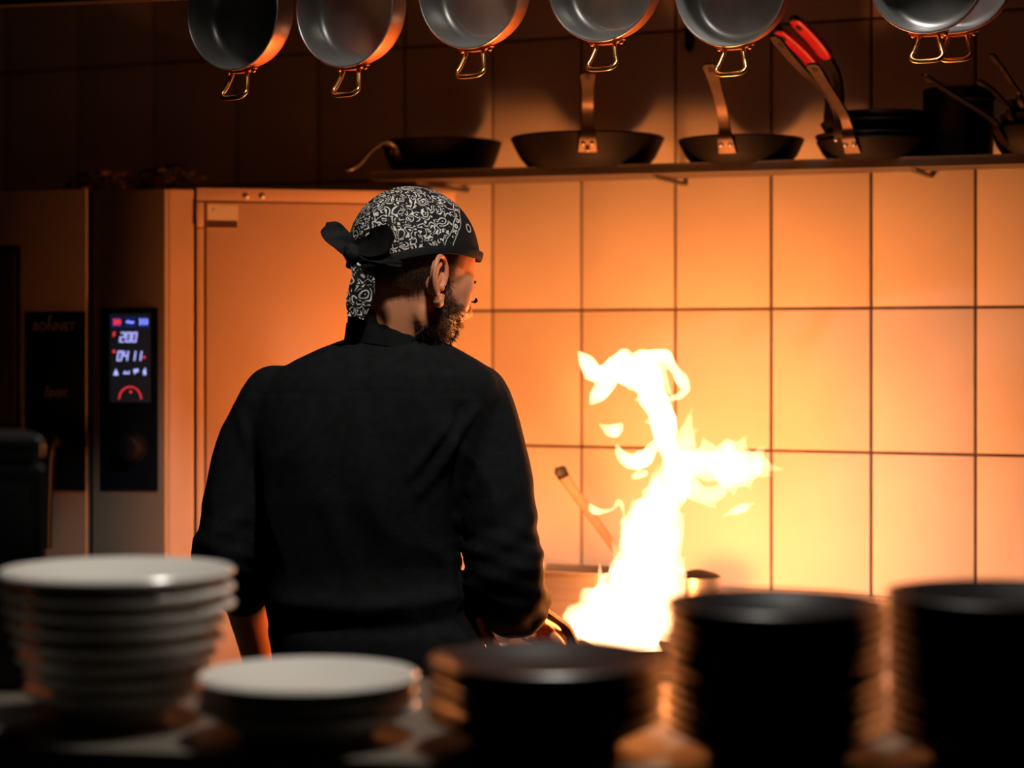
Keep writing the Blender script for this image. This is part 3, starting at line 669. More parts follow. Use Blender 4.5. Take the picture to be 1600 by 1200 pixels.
def plate_profile(r, t=.0048, rise=.0175, foot=.005):
    rw = r*.62
    top = [(0, foot+t), (rw*.9, foot+t), (rw, foot+t+.0012), (rw+(r-rw)*.45, foot+t+rise*.55), (r-.003, foot+t*.9+rise), (r-.0005, foot+t*.55+rise)]
    bot = [(r-.001, foot+t*.2+rise), (rw+(r-rw)*.5, foot+rise*.52), (rw+.004, foot+.0006), (rw-.002, 0), (rw-.007, 0), (rw-.010, foot), (0, foot)]
    return lathe(top+bot, 56)
ORD = ['topmost', 'second', 'third', 'fourth', 'fifth', 'sixth', 'seventh', 'eighth', 'ninth', 'tenth', 'eleventh', 'twelfth', 'thirteenth', 'fourteenth', 'fifteenth', 'sixteenth']
def stack(px, Y, r, n, pitch, m, adj, where, group, taper=None, jit=.0015, rise=.0175):
    base = V(((px-800)*Y/F, Y, ZP)); me = None
    for k in range(n):                       # from the counter upwards
        i = n-1-k
        s_ = taper(k/(n-1)) if taper else 1.0
        c = base+V((random.uniform(-1, 1)*jit, random.uniform(-1, 1)*jit, k*pitch))
        if me is None:
            vs, fs = plate_profile(r, rise=rise, t=min(pitch-.0058, .0065), foot=max(.005, pitch-.0065)); o = mk('plate', (vs, fs), m); me = o.data
        else:
            o = bpy.data.objects.new('plate', me); COL.objects.link(o)
        o.location = c; o.scale = (s_, s_, 1); o.rotation_euler = (0, 0, random.uniform(0, 6))
        lab = f'topmost {adj} plate of the {where}' if i == 0 else (f'bottom {adj} plate of the {where}' if k == 0 else f'{adj} plate, {ORD[i]} from the top of the {where}')
        tag(o, lab, 'plate', group)
stack(183, 1.885, .108, 8, .0152, MT['white_china'], 'cream white', 'tall pale stack at the left', 'plates in the tall pale stack', taper=lambda f: min(1.0, .76+.32*f)+random.uniform(-.012, .012), jit=.003)
stack(480, 1.80, .0975, 3, .0130, MT['white_china'], 'white', 'low pale stack in front of the chef', 'plates in the low pale stack')
stack(853, 1.765, .1025, 6, .0098, MT['brown_china'], 'dark brown', 'low dark stack under the flame', 'plates in the low dark stack')
stack(1212, 1.715, .0925, 12, .0094, MT['black_china'], 'black', 'tall black stack right of the flame', 'plates in the first tall black stack')
stack(1572, 1.70, .0985, 13, .0094, MT['black_china'], 'black', 'tall black stack at the right edge', 'plates in the second tall black stack')
o = mk('saucer', plate_profile(.062, .0045, .008, .004), MT['white_china']); o.location = (P(-55, 0, 1.80).x, 1.80, ZP); tag(o, 'small white saucer at the lower left corner', 'saucer')
# black appliance on the pass at far left
yb_ = 2.03; bx0, bx1 = P(-190, 0, yb_).x, P(71, 0, yb_).x; zt = P(0, 679, yb_).z
pr = thing('ticket_printer', V(((bx0+bx1)/2, yb_+.09, ZP)), 'black boxy appliance on the pass behind the tall pale stack', 'appliance')
mk('housing', prism([V((bx0, yb_, ZP)), V((bx1, yb_, ZP)), V((bx1, yb_, zt-.03)), V((bx0, yb_, zt-.03))], (-.05, .15, 0)), MT['black_plastic'], pr, bevel=.006, seg=3)
mk('lid', prism([V((bx0+.001, yb_+.002, zt-.028)), V((bx1-.001, yb_+.002, zt-.028)), V((bx1-.001, yb_+.002, zt)), V((bx0+.001, yb_+.002, zt))], (-.048, .145, 0)), MT['black_plastic'], pr, bevel=.011, seg=4)
mk('front_panel', prism([V((bx0+.02, yb_-.003, ZP+.03)), V((bx1-.015, yb_-.003, ZP+.03)), V((bx1-.015, yb_-.003, zt-.05)), V((bx0+.02, yb_-.003, zt-.05))], (0, .004, 0)), MT['black_plastic'], pr, bevel=.0015)

# ---------------------------------------------------------------- the chef
HYAW, HPIT = math.radians(50), math.radians(15)
HF = V((math.sin(HYAW)*math.cos(HPIT), math.cos(HYAW)*math.cos(HPIT), -math.sin(HPIT)))
HU = V((math.sin(HYAW)*math.sin(HPIT), math.cos(HYAW)*math.sin(HPIT), math.cos(HPIT)))
HR = HF.cross(HU)
HC = P(647, 394, 3.03)
HM = Matrix((HR, HF, HU)).transposed()
def H(r, f, u): return HC+HR*r+HF*f+HU*u
def HL(p): d = p-HC; return V((d.dot(HR), d.dot(HF), d.dot(HU)))
YB = 3.05
def ring_loft(rings, seg=40, e=2.3):
    """rings: (px left, px right, py, Y centre, half depth)"""
    vs, fs = [], []
    for xl, xr, py, yc, hd in rings:
        c = P((xl+xr)/2, py, yc); hw = (xr-xl)/2*S(yc)
        for k in range(seg):
            a = 2*math.pi*k/seg; ca, sa_ = math.cos(a), math.sin(a)
            vs.append(c+V((hw*math.copysign(abs(ca)**(2/e), ca), hd*math.copysign(abs(sa_)**(2/e), sa_), 0)))
    n = len(rings)
    for i in range(n-1):
        for k in range(seg): fs.append([i*seg+k, i*seg+(k+1) % seg, (i+1)*seg+(k+1) % seg, (i+1)*seg+k])
    fs += [list(range(seg))[::-1], list(range((n-1)*seg, n*seg))]
    return vs, fs
def limb(pts, n=4, seg=18):
    """pts: (px, py, Y, radius in metres)"""
    q = catmull(pts, n); return tube([P(x, y, Y) for x, y, Y, r in q], [r for *_, r in q], seg)
def ball(px, py, Y, r): return ellipsoid(P(px, py, Y), (r, r, r), None, 16, 10)
torso = [(552, 670, 526, 3.05, .056), (530, 694, 533, 3.05, .064), (498, 716, 545, 3.045, .072), (460, 748, 563, 3.045, .084), (425, 778, 585, 3.045, .098), (402, 790, 615, 3.05, .110), (392, 780, 660, 3.05, .118), (390, 758, 715, 3.05, .122), (390, 738, 775, 3.05, .120), (396, 722, 830, 3.055, .116), (404, 716, 880, 3.06, .113), (414, 724, 930, 3.06, .115), (426, 742, 975, 3.06, .120), (430, 758, 1030, 3.06, .124), (428, 768, 1090, 3.06, .126)]
armR = [(742, 625, 3.05, .054), (763, 695, 3.045, .0545), (775, 760, 3.035, .054), (783, 830, 3.03, .0535), (787, 885, 3.03, .056), (788, 915, 3.05, .058), (800, 935, 3.095, .052), (811, 946, 3.13, .047)]
armL = [(428, 628, 3.05, .052), (396, 700, 3.05, .052), (378, 765, 3.04, .050), (362, 830, 3.03, .049), (354, 862, 3.03, .050), (362, 892, 3.06, .046), (375, 914, 3.10, .041)]
def shrink(rs, d):
    return [(a+d/S(y), b-d/S(y), py, y, hd-d) for a, b, py, y, hd in rs]
# body under the clothes, head, neck, arms, hands, legs: one skin
def finger(a, pts, r0=.0088):
    q = catmull([tuple(p) for p in pts], 4); n = len(q)
    return tube(q, [r0*(1-.28*k/(n-1)) for k in range(n)], 10)
def hand(w_, d, nrm, side, curl, sz=1.0):
    """wrist point, finger direction, back-of-hand normal, thumb side; curl in radians per joint"""
    d = d.normalized(); nrm = (nrm-d*d.dot(nrm)).normalized(); s_ = d.cross(nrm)*side
    M = Matrix((d, s_, nrm)).transposed()
    parts = [ellipsoid(w_+d*.045*sz, (.052*sz, .042*sz, .017*sz), M, 16, 10), tube([w_-d*.03, w_+d*.02], [.026*sz, .028*sz], 14)]
    for k, (off, ln) in enumerate(((.030, .075), (.010, .085), (-.010, .080), (-.029, .062))):
        p = w_+d*.085*sz+s_*off*sz; pts_ = [p-d*.03, p]; a = 0
        for j, fr_ in enumerate((.45, .32, .23)):
            a += curl*(1 if j else .8); p = p+(d*math.cos(a)-nrm*math.sin(a))*ln*fr_*sz; pts_.append(p)
        parts.append(finger(0, pts_))
    b_ = w_+d*.02*sz+s_*.025*sz
    parts.append(finger(0, [b_, b_+(d*.5+s_*.85)*.03*sz, b_+(d*.9+s_*.9)*.045*sz-nrm*.012, b_+(d*1.3+s_*.6)*.052*sz-nrm*.03], .0105))
    return parts
wR, wL = P(822, 962, 3.225), P(410, 1052, 3.31)
grip_dir = V((.55, .75, -.35))
skin_parts = [
    ellipsoid(HC, (.078, .100, .090), HM, 28, 18), ellipsoid(H(0, .030, -.055), (.066, .066, .080), HM, 24, 16),
    ellipsoid(H(0, .040, -.100), (.055, .052, .042), HM, 20, 12), ellipsoid(H(0, .072, -.118), (.024, .022, .022), HM, 16, 10),
    ellipsoid(H(.036, .062, -.060), (.028, .026, .026), HM, 16, 10), ellipsoid(H(-.036, .062, -.060), (.028, .026, .026), HM, 16, 10),
    ellipsoid(H(0, .082, -.014), (.046, .015, .014), HM, 18, 10), ellipsoid(H(.030, .058, -.040), (.036, .036, .040), HM, 18, 12), ellipsoid(H(-.030, .058, -.040), (.036, .036, .040), HM, 18, 12), ellipsoid(H(0, .082, -.092), (.026, .018, .016), HM, 16, 10),
    tube([H(0, .090, -.015), H(0, .104, -.040), H(0, .116, -.062), H(0, .100, -.072)], [.010, .012, .0145, .010], 12),
    ellipsoid(H(.012, .098, -.066), (.010, .012, .009), HM, 12, 8), ellipsoid(H(-.012, .098, -.066), (.010, .012, .009), HM, 12, 8),
    ellipsoid(H(0, .096, -.084), (.022, .010, .006), HM, 14, 8), ellipsoid(H(0, .094, -.097), (.020, .010, .007), HM, 14, 8),
    ellipsoid(H(.046, .022, -.088), (.014, .030, .032), HM, 16, 10), ellipsoid(H(-.046, .022, -.088), (.014, .030, .032), HM, 16, 10),
    limb([(640, 430, 3.03, .058), (628, 470, 3.03, .057), (614, 515, 3.04, .060), (606, 560, 3.05, .068)]),
    ring_loft(shrink(torso, .012)),
    limb([(x, y, Y, r-.012) for x, y, Y, r in armR[:6]]+[(806, 938, 3.13, .037), (816, 953, 3.19, .032), (822, 962, 3.225, .027)]),
    limb([(x, y, Y, r-.012) for x, y, Y, r in armL[:6]]+[(380, 925, 3.13, .035), (396, 985, 3.22, .031), (410, 1052, 3.31, .026)]),
    tube([P(505, 1060, 3.06), V((-.27, 3.07, .52)), V((-.27, 3.06, .09))], [.088, .06, .045], 16),
    tube([P(700, 1060, 3.06), V((-.09, 3.07, .52)), V((-.09, 3.06, .09))], [.088, .06, .045], 16),
]
skin_parts += hand(wR, grip_dir, V((.35, -.35, .86)), 1, .95, .95)
skin_parts += hand(wL, V((.1, .75, -.55)), V((-.8, -.2, .5)), 1, .45)
bv, bf, bn = remesh(join(*skin_parts), .0042, 3)
m = bpy.data.materials.new('skin'); m.use_nodes = True; nt = m.node_tree; B = nt.nodes['Principled BSDF']
at = nt.nodes.new('ShaderNodeAttribute'); at.attribute_name = 'hair'
tc = nt.nodes.new('ShaderNodeTexCoord'); nz = nt.nodes.new('ShaderNodeTexNoise'); nz.inputs['Scale'].default_value = 420; nz.inputs['Detail'].default_value = 3; nt.links.new(tc.outputs['Object'], nz.inputs[0])
nz2 = nt.nodes.new('ShaderNodeTexNoise'); nz2.inputs['Scale'].default_value = 28; nt.links.new(tc.outputs['Object'], nz2.inputs[0])
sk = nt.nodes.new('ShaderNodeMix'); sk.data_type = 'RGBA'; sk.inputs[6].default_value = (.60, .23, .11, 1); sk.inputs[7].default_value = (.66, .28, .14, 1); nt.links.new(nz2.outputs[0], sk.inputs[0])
ad = nt.nodes.new('ShaderNodeMath'); ad.operation = 'MULTIPLY_ADD'; ad.inputs[1].default_value = .8; ad.inputs[2].default_value = -.4; nt.links.new(nz.outputs[0], ad.inputs[0])
a2 = nt.nodes.new('ShaderNodeMath'); a2.operation = 'ADD'; a2.use_clamp = True; nt.links.new(ad.outputs[0], a2.inputs[0]); nt.links.new(at.outputs['Fac'], a2.inputs[1])
a3 = nt.nodes.new('ShaderNodeMath'); a3.operation = 'MULTIPLY'; a3.use_clamp = True; nt.links.new(a2.outputs[0], a3.inputs[0]); nt.links.new(at.outputs['Fac'], a3.inputs[1])
mx = nt.nodes.new('ShaderNodeMix'); mx.data_type = 'RGBA'; mx.inputs[7].default_value = (.030, .016, .010, 1); nt.links.new(a3.outputs[0], mx.inputs[0]); nt.links.new(sk.outputs[2], mx.inputs[6]); nt.links.new(mx.outputs[2], B.inputs['Base Color'])
B.inputs['Roughness'].default_value = .5; B.inputs['Subsurface Weight'].default_value = .12; B.inputs['Subsurface Radius'].default_value = (.01, .004, .002)
MT['skin'] = m
root_p = V((-.18, 3.06, 0))
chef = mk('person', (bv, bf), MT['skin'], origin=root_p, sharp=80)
tag(chef, 'person in black shirt and patterned bandana seen from behind, cooking at the flaming pan', 'person')
def sstep(a, b, x): t = max(0, min(1, (x-a)/(b-a))); return t*t*(3-2*t)
def hairmask(p):
    l = HL(p)
    if l.length > .2: return 0
    r, f, u = l
    k = 0
    # hair at the back and sides, fading down the nape
    k = max(k, sstep(.018, -.012, f)*sstep(-.098, -.052, u))
    k = max(k, sstep(.040, .024, f)*sstep(-.02, .0, f)*sstep(-.088, -.05, u))
    # beard along the jaw
    line = -.045-.45*(f-.012)
    k = max(k, sstep(line+.014, line-.014, u)*sstep(-.004, .018, f)*sstep(.112, .10, f))
    return min(1, k)
at_ = chef.data.attributes.new('hair', 'FLOAT', 'POINT')
hm = [hairmask(v) for v in bv]; at_.data.foreach_set('value', hm)
# beard: short curled strands on the jaw
rnd = random.Random(3)
idx = [i for i, v in enumerate(bv) if hm[i] > .45 and HL(v).y > .004 and HL(v).z < -.035]
bs, bfc = [], []
MT['beard'] = mat('beard_hair', (.055, .022, .012), .55, noise_amt=.5, noise_scale=90)
if idx:
    for k in range(6500):
        i = rnd.choice(idx); p = bv[i]+V([rnd.uniform(-.003, .003) for _ in range(3)])-bn[i]*.001; nv = bn[i]
        d = (nv*.7+V((rnd.gauss(0, .5), rnd.gauss(0, .5), rnd.gauss(-.55, .4)))).normalized(); ln = rnd.uniform(.004, .0095)
        sd = d.cross(nv+V((rnd.gauss(0, .4),)*3)); sd = (sd.normalized() if sd.length > 1e-4 else V((1, 0, 0)))*.0004
        d2 = (d+V((rnd.gauss(0, .5), rnd.gauss(0, .5), rnd.gauss(-.2, .4)))).normalized()
        n = len(bs); bs += [p-sd, p+sd, p+d*ln*.6+sd*.8, p+d*ln*.6-sd*.8, p+d*ln*.6+d2*ln*.5]
        bfc += [[n, n+1, n+2, n+3], [n+3, n+2, n+4]]
    o = bpy.data.meshes.new('beard'); o.from_pydata([v-root_p for v in bs], [], bfc); o.materials.append(MT['beard'])
    link(bpy.data.objects.new('beard', o), chef)['label'] = 'short curly dark beard'
# nape hair: fine short strands
idx = [i for i, v in enumerate(bv) if hm[i] > .35 and HL(v).y < .03 and HL(v).z > -.095]
bs, bfc = [], []
MT['hair'] = mat('short_hair', (.018, .010, .007), .95, spec=.05, noise_amt=.4, noise_scale=90)
for k in range(4500):
    i = rnd.choice(idx); l = HL(bv[i]); p = bv[i]+V([rnd.uniform(-.003, .003) for _ in range(3)])-bn[i]*.0008; nv = bn[i]
    ln = .0012+.0045*sstep(-.095, -.03, l.z)*rnd.uniform(.6, 1.1)
    d = (nv*.45-HU*.8+V((rnd.gauss(0, .2), rnd.gauss(0, .2), rnd.gauss(0, .2)))).normalized(); sd = d.cross(nv).normalized()*.0004
    n = len(bs); bs += [p-sd, p+sd, p+d*ln]; bfc += [[n, n+1, n+2]]
o = bpy.data.meshes.new('hair'); o.from_pydata([v-root_p for v in bs], [], bfc); o.materials.append(MT['hair'])
link(bpy.data.objects.new('hair', o), chef)['label'] = 'short faded dark hair under the bandana'
# ears
def ear(sg):
    base = V((sg*.071, -.002, -.046))
    def E(f, u, out): # ear-local to world; the rear edge stands off the head
        return H(base.x+sg*(out+.45*max(0, .014-f)), base.y+f*.86-.18*u, base.z+u+.06*f)
    hx = [(.013, -.004), (.017, .012), (.014, .026), (.002, .034), (-.012, .031), (-.021, .018), (-.023, .002), (-.019, -.012), (-.012, -.022)]
    parts = [tube([E(f, u, .004) for f, u in catmull(hx, 4)], .0036, 10)]
    parts.append(tube([E(f, u, .0025) for f, u in catmull([(-.012, -.020), (-.006, -.030), (.002, -.033), (.007, -.027), (.009, -.018)], 4)], [.0045]*4+[.0062]*8+[.0050]*5, 12))
    parts.append(tube([E(f, u, .001) for f, u in catmull([(-.003, -.019), (-.012, -.008), (-.014, .006), (-.008, .018), (.0, .024)], 4)], .0040, 10))
    parts.append(ellipsoid(E(.010, -.008, .002), (.005, .004, .006), HM, 12, 8))
    fan = [E(f*.93, u*.93, -.003) for f, u in catmull(hx, 3)]+[E(.004, -.030, -.002), E(.012, -.016, -.003)]
    fv = fan+[p-HR*(sg*.005) for p in fan]; n = len(fan)
    parts.append((fv, [list(range(n)), list(range(n, 2*n))[::-1]]+[[i, (i+1) % n, n+(i+1) % n, n+i] for i in range(n)]))
    parts.append(ellipsoid(E(.004, 0, -.012), (.012, .016, .022), HM, 14, 10))
    v, f, _ = remesh(join(*parts), .0011, 3)
    return v, f
for sg in (1, -1): mk('ear', ear(sg), MT['skin'], chef, sharp=80)
# eyes, lashes, brows
MT['eye'] = mat('eye_white', (.75, .70, .65), .2, noise_amt=.05); MT['lash'] = mat('lash', (.010, .007, .005), 1.0, spec=0, noise_amt=.2)
for sg in (1, -1):
    mk('eye', ellipsoid(H(sg*.033, .081, -.042), (.0125,)*3, None, 18, 12), MT['eye'], chef)
    mk('eyelid', ellipsoid(H(sg*.033, .082, -.0405), (.0145, .0135, .012), HM, 18, 12), MT['skin'], chef)
    mk('eyelashes', tube([H(sg*(.033+x), .0955+d_, -.047-d_*.5) for x, d_ in ((-.013, -.004), (-.006, .002), (.004, .005), (.012, .002), (.017, -.003))], [.0008, .0022, .003, .0028, .001], 8, flat=(1, .35), up=HU), MT['lash'], chef)
    mk('eyebrow', tube([H(sg*x, f, u) for x, f, u in ((.012, .098, -.022), (.024, .099, -.020), (.038, .094, -.020), (.050, .084, -.025))], [.0012, .0022, .0022, .001], 8, flat=(1, .6), up=HF), MT['lash'], chef)

# shirt ------------------------------------------------------------
sleeves = [limb(armR), limb(armL)]
sv, sf, sn = remesh(join(ring_loft(torso), *sleeves, ball(742, 622, 3.05, .052), ball(430, 622, 3.05, .050)), .0055, 7)
def fold(p, n):
    q = P(0, 0, 1); px = 800+p.x/p.y*F; py = HY-(p.z-ZC)/p.y*F
    a = 0
    d1 = V((p.x*7+p.z*5, p.y*4, p.z*4-p.x*5)); a += (1-abs(noise.noise(d1)))**3*.007*sstep(560, 720, py)
    d2 = V((p.x*16, p.y*8, p.z*9+p.x*6)); a += noise.noise(d2)*.0035*sstep(560, 640, py)
    # gathered waist: sagging swags above the apron line
    a += .010*math.exp(-((py-(948+((px-560)/150)**2*-16))/16)**2)*sstep(405, 470, px)*sstep(735, 690, px)
    a -= .008*math.exp(-((py-(985+((px-560)/150)**2*-14))/14)**2)*sstep(405, 470, px)*sstep(760, 690, px)
    if px > 712 or px < 395:                    # sleeve creases around the elbow
        a += .0028*math.sin(py*.10+px*.055+2*noise.noise(p*9))*sstep(720, 840, py)*.7
        a += .0022*math.sin(py*.21-px*.08+2.5*noise.noise(p*14))*sstep(760, 880, py)*.6
    a += .005*math.exp(-((px-715-(py-760)*-.12)/13)**2)*0
    # armhole crease and shoulder-blade folds
    for (x0, y0, x1, y1, wd_, am) in ((722, 640, 705, 860, 11, -.010), (740, 640, 660, 770, 9, .010), (700, 660, 640, 745, 8, .007), (395, 700, 410, 860, 10, -.007), (375, 640, 395, 720, 9, .004), (690, 690, 655, 800, 10, -.004), (505, 760, 540, 880, 16, .004), (600, 740, 590, 850, 18, .003)):
        L2 = (x1-x0)**2+(y1-y0)**2; t = max(0, min(1, ((px-x0)*(x1-x0)+(py-y0)*(y1-y0))/L2))
        d = math.hypot(px-x0-t*(x1-x0), py-y0-t*(y1-y0)); a += am*math.exp(-(d/wd_)**2)*math.sin(math.pi*(.15+.7*t))*(1 if n.y < .3 else 0)
    # yoke seam
    if n.y < .2: a -= .0018*math.exp(-((py-(612+((px-590)/200)**2*6))/2.2)**2)*sstep(395, 420, px)*sstep(772, 750, px)
    return a
sv2 = [v+n*fold(v, n) for v, n in zip(sv, sn)]
mk('shirt', (sv2, sf), MT['shirt'], chef, sharp=80)['label'] = 'black long sleeved chef shirt with rolled cuffs'
# rolled cuffs
def cuff(a, b, r0, r1, tilt=0):
    a, b = V(a), V(b); pts_ = [a.lerp(b, t) for t in (0, .25, .75, 1, 1, .5)]
    return tube(pts_[:4], [r0, r0+.003, r1+.003, r1], 24)
mk('cuff', cuff(P(368, 902, 3.08), P(382, 926, 3.13), .043, .040), MT['shirt'], chef)
mk('cuff', cuff(P(800, 940, 3.10), P(813, 952, 3.145), .051, .045), MT['shirt'], chef)
# stand collar, two layers
def collar(rx, ry, h, th, lift, ez=0):
    vs, fs = [], []; N = 56
    c = P(609, 520, 3.045)
    for i in range(N+1):
        a = math.radians(-250+320*i/N+0)           # open at the front
        for j, (rr, hh) in enumerate(((0, 0), (0, h*.6), (.0, h), (-th, h), (-th, 0))):
            lean = -.004*(hh/h)
            x, y = math.cos(a), math.sin(a)
            vs.append(c+V((x*(rx+rr+lean), y*(ry+rr+lean), lift+hh-.0125*(x+.3)-.010*y)))
        if i:
            for j in range(5): fs.append([(i-1)*5+j, (i-1)*5+(j+1) % 5, i*5+(j+1) % 5, i*5+j])
    fs += [[0, 1, 2, 3, 4], [N*5+k for k in (4, 3, 2, 1, 0)]]
    return vs, fs
mk('collar', collar(.0655, .066, .048, .004, -.026), MT['shirt'], chef)
mk('collar_fold', collar(.0685, .069, .030, .003, -.026), MT['shirt'], chef)
# trousers, shoes, towel
tv, tf, tn = remesh(join(ring_loft([(436, 752, 985, 3.06, .112), (432, 762, 1030, 3.06, .124), (424, 774, 1090, 3.06, .132), (424, 776, 1160, 3.06, .135)]),
    tube([P(510, 1120, 3.06), V((-.265, 3.07, .52)), V((-.27, 3.06, .07))], [.105, .082, .07], 20), tube([P(690, 1120, 3.06), V((-.095, 3.07, .52)), V((-.09, 3.06, .07))], [.105, .082, .07], 20)), .009, 4)
mk('trousers', ([v+n*noise.noise(V((v.x*9, v.y*9, v.z*5)))*.006 for v, n in zip(tv, tn)], tf), MT['trousers'], chef, sharp=80)
for x in (-.27, -.09):
    v, f, _ = remesh(join(ellipsoid((x, 3.12, .045), (.048, .14, .042)), ellipsoid((x, 3.06, .07), (.045, .06, .05)), box((x, 3.10, .012), .085, .27, .024)), .008, 3)
    zm = min(p.z for p in v); mk('shoe', ([p-V((0, 0, zm)) for p in v], f), MT['trousers'], chef, sharp=80)
tw = [(732, 962, 3.15), (742, 985, 3.14), (757, 1002, 3.13), (772, 1030, 3.13), (780, 1080, 3.13)]
vs, fs = [], []
for i, (x, y, Y) in enumerate(tw):
    for j in range(8):
        t = j/7; p = P(x+t*(26-3*i), y+4*math.sin(t*5+i), Y+.02*math.sin(t*6+i*.7)-.03*t)
        vs += [p]
n8 = 8
for i in range(len(tw)-1):
    for j in range(7): fs.append([i*8+j, i*8+j+1, (i+1)*8+j+1, (i+1)*8+j])
off = len(vs); vs2 = vs+[v+V((.002, .005, 0)) for v in vs]
fs2 = fs+[[k+off for k in q[::-1]] for q in fs]
rim_ = list(range(0, 8))+[i*8+7 for i in range(1, len(tw))]+[(len(tw)-1)*8+j for j in range(6, -1, -1)]+[i*8 for i in range(len(tw)-2, 0, -1)]
fs2 += [[rim_[k], rim_[(k+1) % len(rim_)], rim_[(k+1) % len(rim_)]+off, rim_[k]+off] for k in range(len(rim_))]
mk('waist_towel', (vs2, fs2), MT['towel'], chef)['label'] = 'red towel tucked in at the hip'

# bandana ----------------------------------------------------------
m = bpy.data.materials.new('paisley_cotton'); m.use_nodes = True; nt = m.node_tree; B = nt.nodes['Principled BSDF']; N = nt.nodes.new; K = nt.links.new
B.inputs['Roughness'].default_value = .8; B.inputs['Specular IOR Level'].default_value = .25
at = N('ShaderNodeAttribute'); at.attribute_name = 'loc'
def math_(op, a, b=None, c=None, clamp=False):
    n = N('ShaderNodeMath'); n.operation = op; n.use_clamp = clamp
    for i, x in enumerate((a, b, c)):
        if x is None: continue
        if hasattr(x, 'links'): K(x, n.inputs[i])
        else: n.inputs[i].default_value = x
    return n.outputs[0]
def band(x, lo, hi, s_=.05):
    a = math_('MULTIPLY_ADD', x, 1/s_, -lo/s_, True); b = math_('MULTIPLY_ADD', x, -1/s_, hi/s_, True); return math_('MULTIPLY', a, b)
warp = N('ShaderNodeTexNoise'); warp.inputs['Scale'].default_value = 38; warp.inputs['Detail'].default_value = 1; K(at.outputs['Vector'], warp.inputs[0])
wv = N('ShaderNodeVectorMath'); wv.operation = 'MULTIPLY_ADD'; K(warp.outputs['Color'], wv.inputs[0]); wv.inputs[1].default_value = (.022,)*3; K(at.outputs['Vector'], wv.inputs[2])
vo = N('ShaderNodeTexVoronoi'); vo.inputs['Scale'].default_value = 56; K(wv.outputs[0], vo.inputs['Vector'])
ring_ = math_('SINE', math_('MULTIPLY', vo.outputs['Distance'], 24.0))
nc = N('ShaderNodeTexNoise'); nc.inputs['Scale'].default_value = 62; nc.inputs['Detail'].default_value = 1.5; K(at.outputs['Vector'], nc.inputs[0])
swirl = math_('SINE', math_('MULTIPLY', nc.outputs['Fac'], 62.0))
v2 = N('ShaderNodeTexVoronoi'); v2.feature = 'DISTANCE_TO_EDGE'; v2.inputs['Scale'].default_value = 56; K(wv.outputs[0], v2.inputs['Vector'])
edge = math_('LESS_THAN', v2.outputs['Distance'], .05)
p1 = math_('GREATER_THAN', ring_, .35); p2 = math_('GREATER_THAN', swirl, .45)
sel = N('ShaderNodeTexNoise'); sel.inputs['Scale'].default_value = 30; K(at.outputs['Vector'], sel.inputs[0]); sl = math_('GREATER_THAN', sel.outputs['Fac'], .5)
mixp = N('ShaderNodeMix'); K(sl, mixp.inputs[0]); K(p1, mixp.inputs[2]); K(p2, mixp.inputs[3])
dense = math_('MULTIPLY', math_('MAXIMUM', mixp.outputs[0], 0), math_('SUBTRACT', 1, edge))
sx = N('ShaderNodeSeparateXYZ'); K(at.outputs['Vector'], sx.inputs[0]); r_, f_, u_ = sx.outputs
g = math_('SUBTRACT', f_, math_('MULTIPLY_ADD', u_, .30, -.010))     # <0: patterned back field
g = math_('ADD', g, math_('MULTIPLY_ADD', warp.outputs['Fac'], .012, -.006))
field = math_('LESS_THAN', g, -.001)
line1 = band(g, .0005, .0022, .0004); line2 = band(g, .0135, .0152, .0004)
dots = N('ShaderNodeTexVoronoi'); dots.inputs['Scale'].default_value = 105; dots.inputs['Randomness'].default_value = .35; K(at.outputs['Vector'], dots.inputs['Vector'])
strip = math_('MULTIPLY', band(g, .003, .0125, .0005), band(dots.outputs['Distance'], .22, .46, .04))
drop = N('ShaderNodeTexVoronoi'); drop.inputs['Scale'].default_value = 26; drop.inputs['Randomness'].default_value = .55; flatv = N('ShaderNodeCombineXYZ'); K(f_, flatv.inputs[1]); K(u_, flatv.inputs[2]); K(flatv.outputs[0], drop.inputs['Vector'])
front = math_('MULTIPLY', math_('GREATER_THAN', g, .02), math_('MAXIMUM', band(drop.outputs['Distance'], .14, .20, .02), math_('LESS_THAN', drop.outputs['Distance'], .07)))
allp = math_('MAXIMUM', math_('MULTIPLY', dense, field), math_('MAXIMUM', math_('MAXIMUM', line1, line2), math_('MAXIMUM', strip, front)), clamp=True)
cm = N('ShaderNodeMix'); cm.data_type = 'RGBA'; cm.inputs[6].default_value = (.007, .007, .008, 1); cm.inputs[7].default_value = (.62, .60, .56, 1); K(allp, cm.inputs[0]); K(cm.outputs[2], B.inputs['Base Color'])
MT['bandana'] = m
MT['bandana_plain'] = mat('black_bandana_cotton', (.008, .008, .009), .8, noise_amt=.2, noise_scale=80, bump=.2, bump_scale=250, spec=.2)
AR, AF, AU = .0835, .1055, .0965
def u_edge(phi):                                     # phi 0 = forehead, 90 = right ear
    f = math.cos(phi); return -.004+.020*f-.030*max(0, -f)**1.5
def bpt(phi, u, out=0):
    k = math.sqrt(max(0, 1-(u/AU)**2)) if u > 0 else 1-.9*(u/AU)**2*.6
    wr = .0020*noise.noise(V((math.sin(phi)*3, math.cos(phi)*3, u*22)))
    return V(((AR*k+out+wr)*math.sin(phi), (AF*k+out+wr)*math.cos(phi), u+(out*.6 if u > .05 else 0)))
def add_loc(o, off):
    a_ = o.data.attributes.new('loc', 'FLOAT_VECTOR', 'POINT'); buf = []
    for v in o.data.vertices: buf += list(HL(v.co+off))
    a_.data.foreach_set('vector', buf)
vs, fs = [], []; NP, NQ = 96, 30
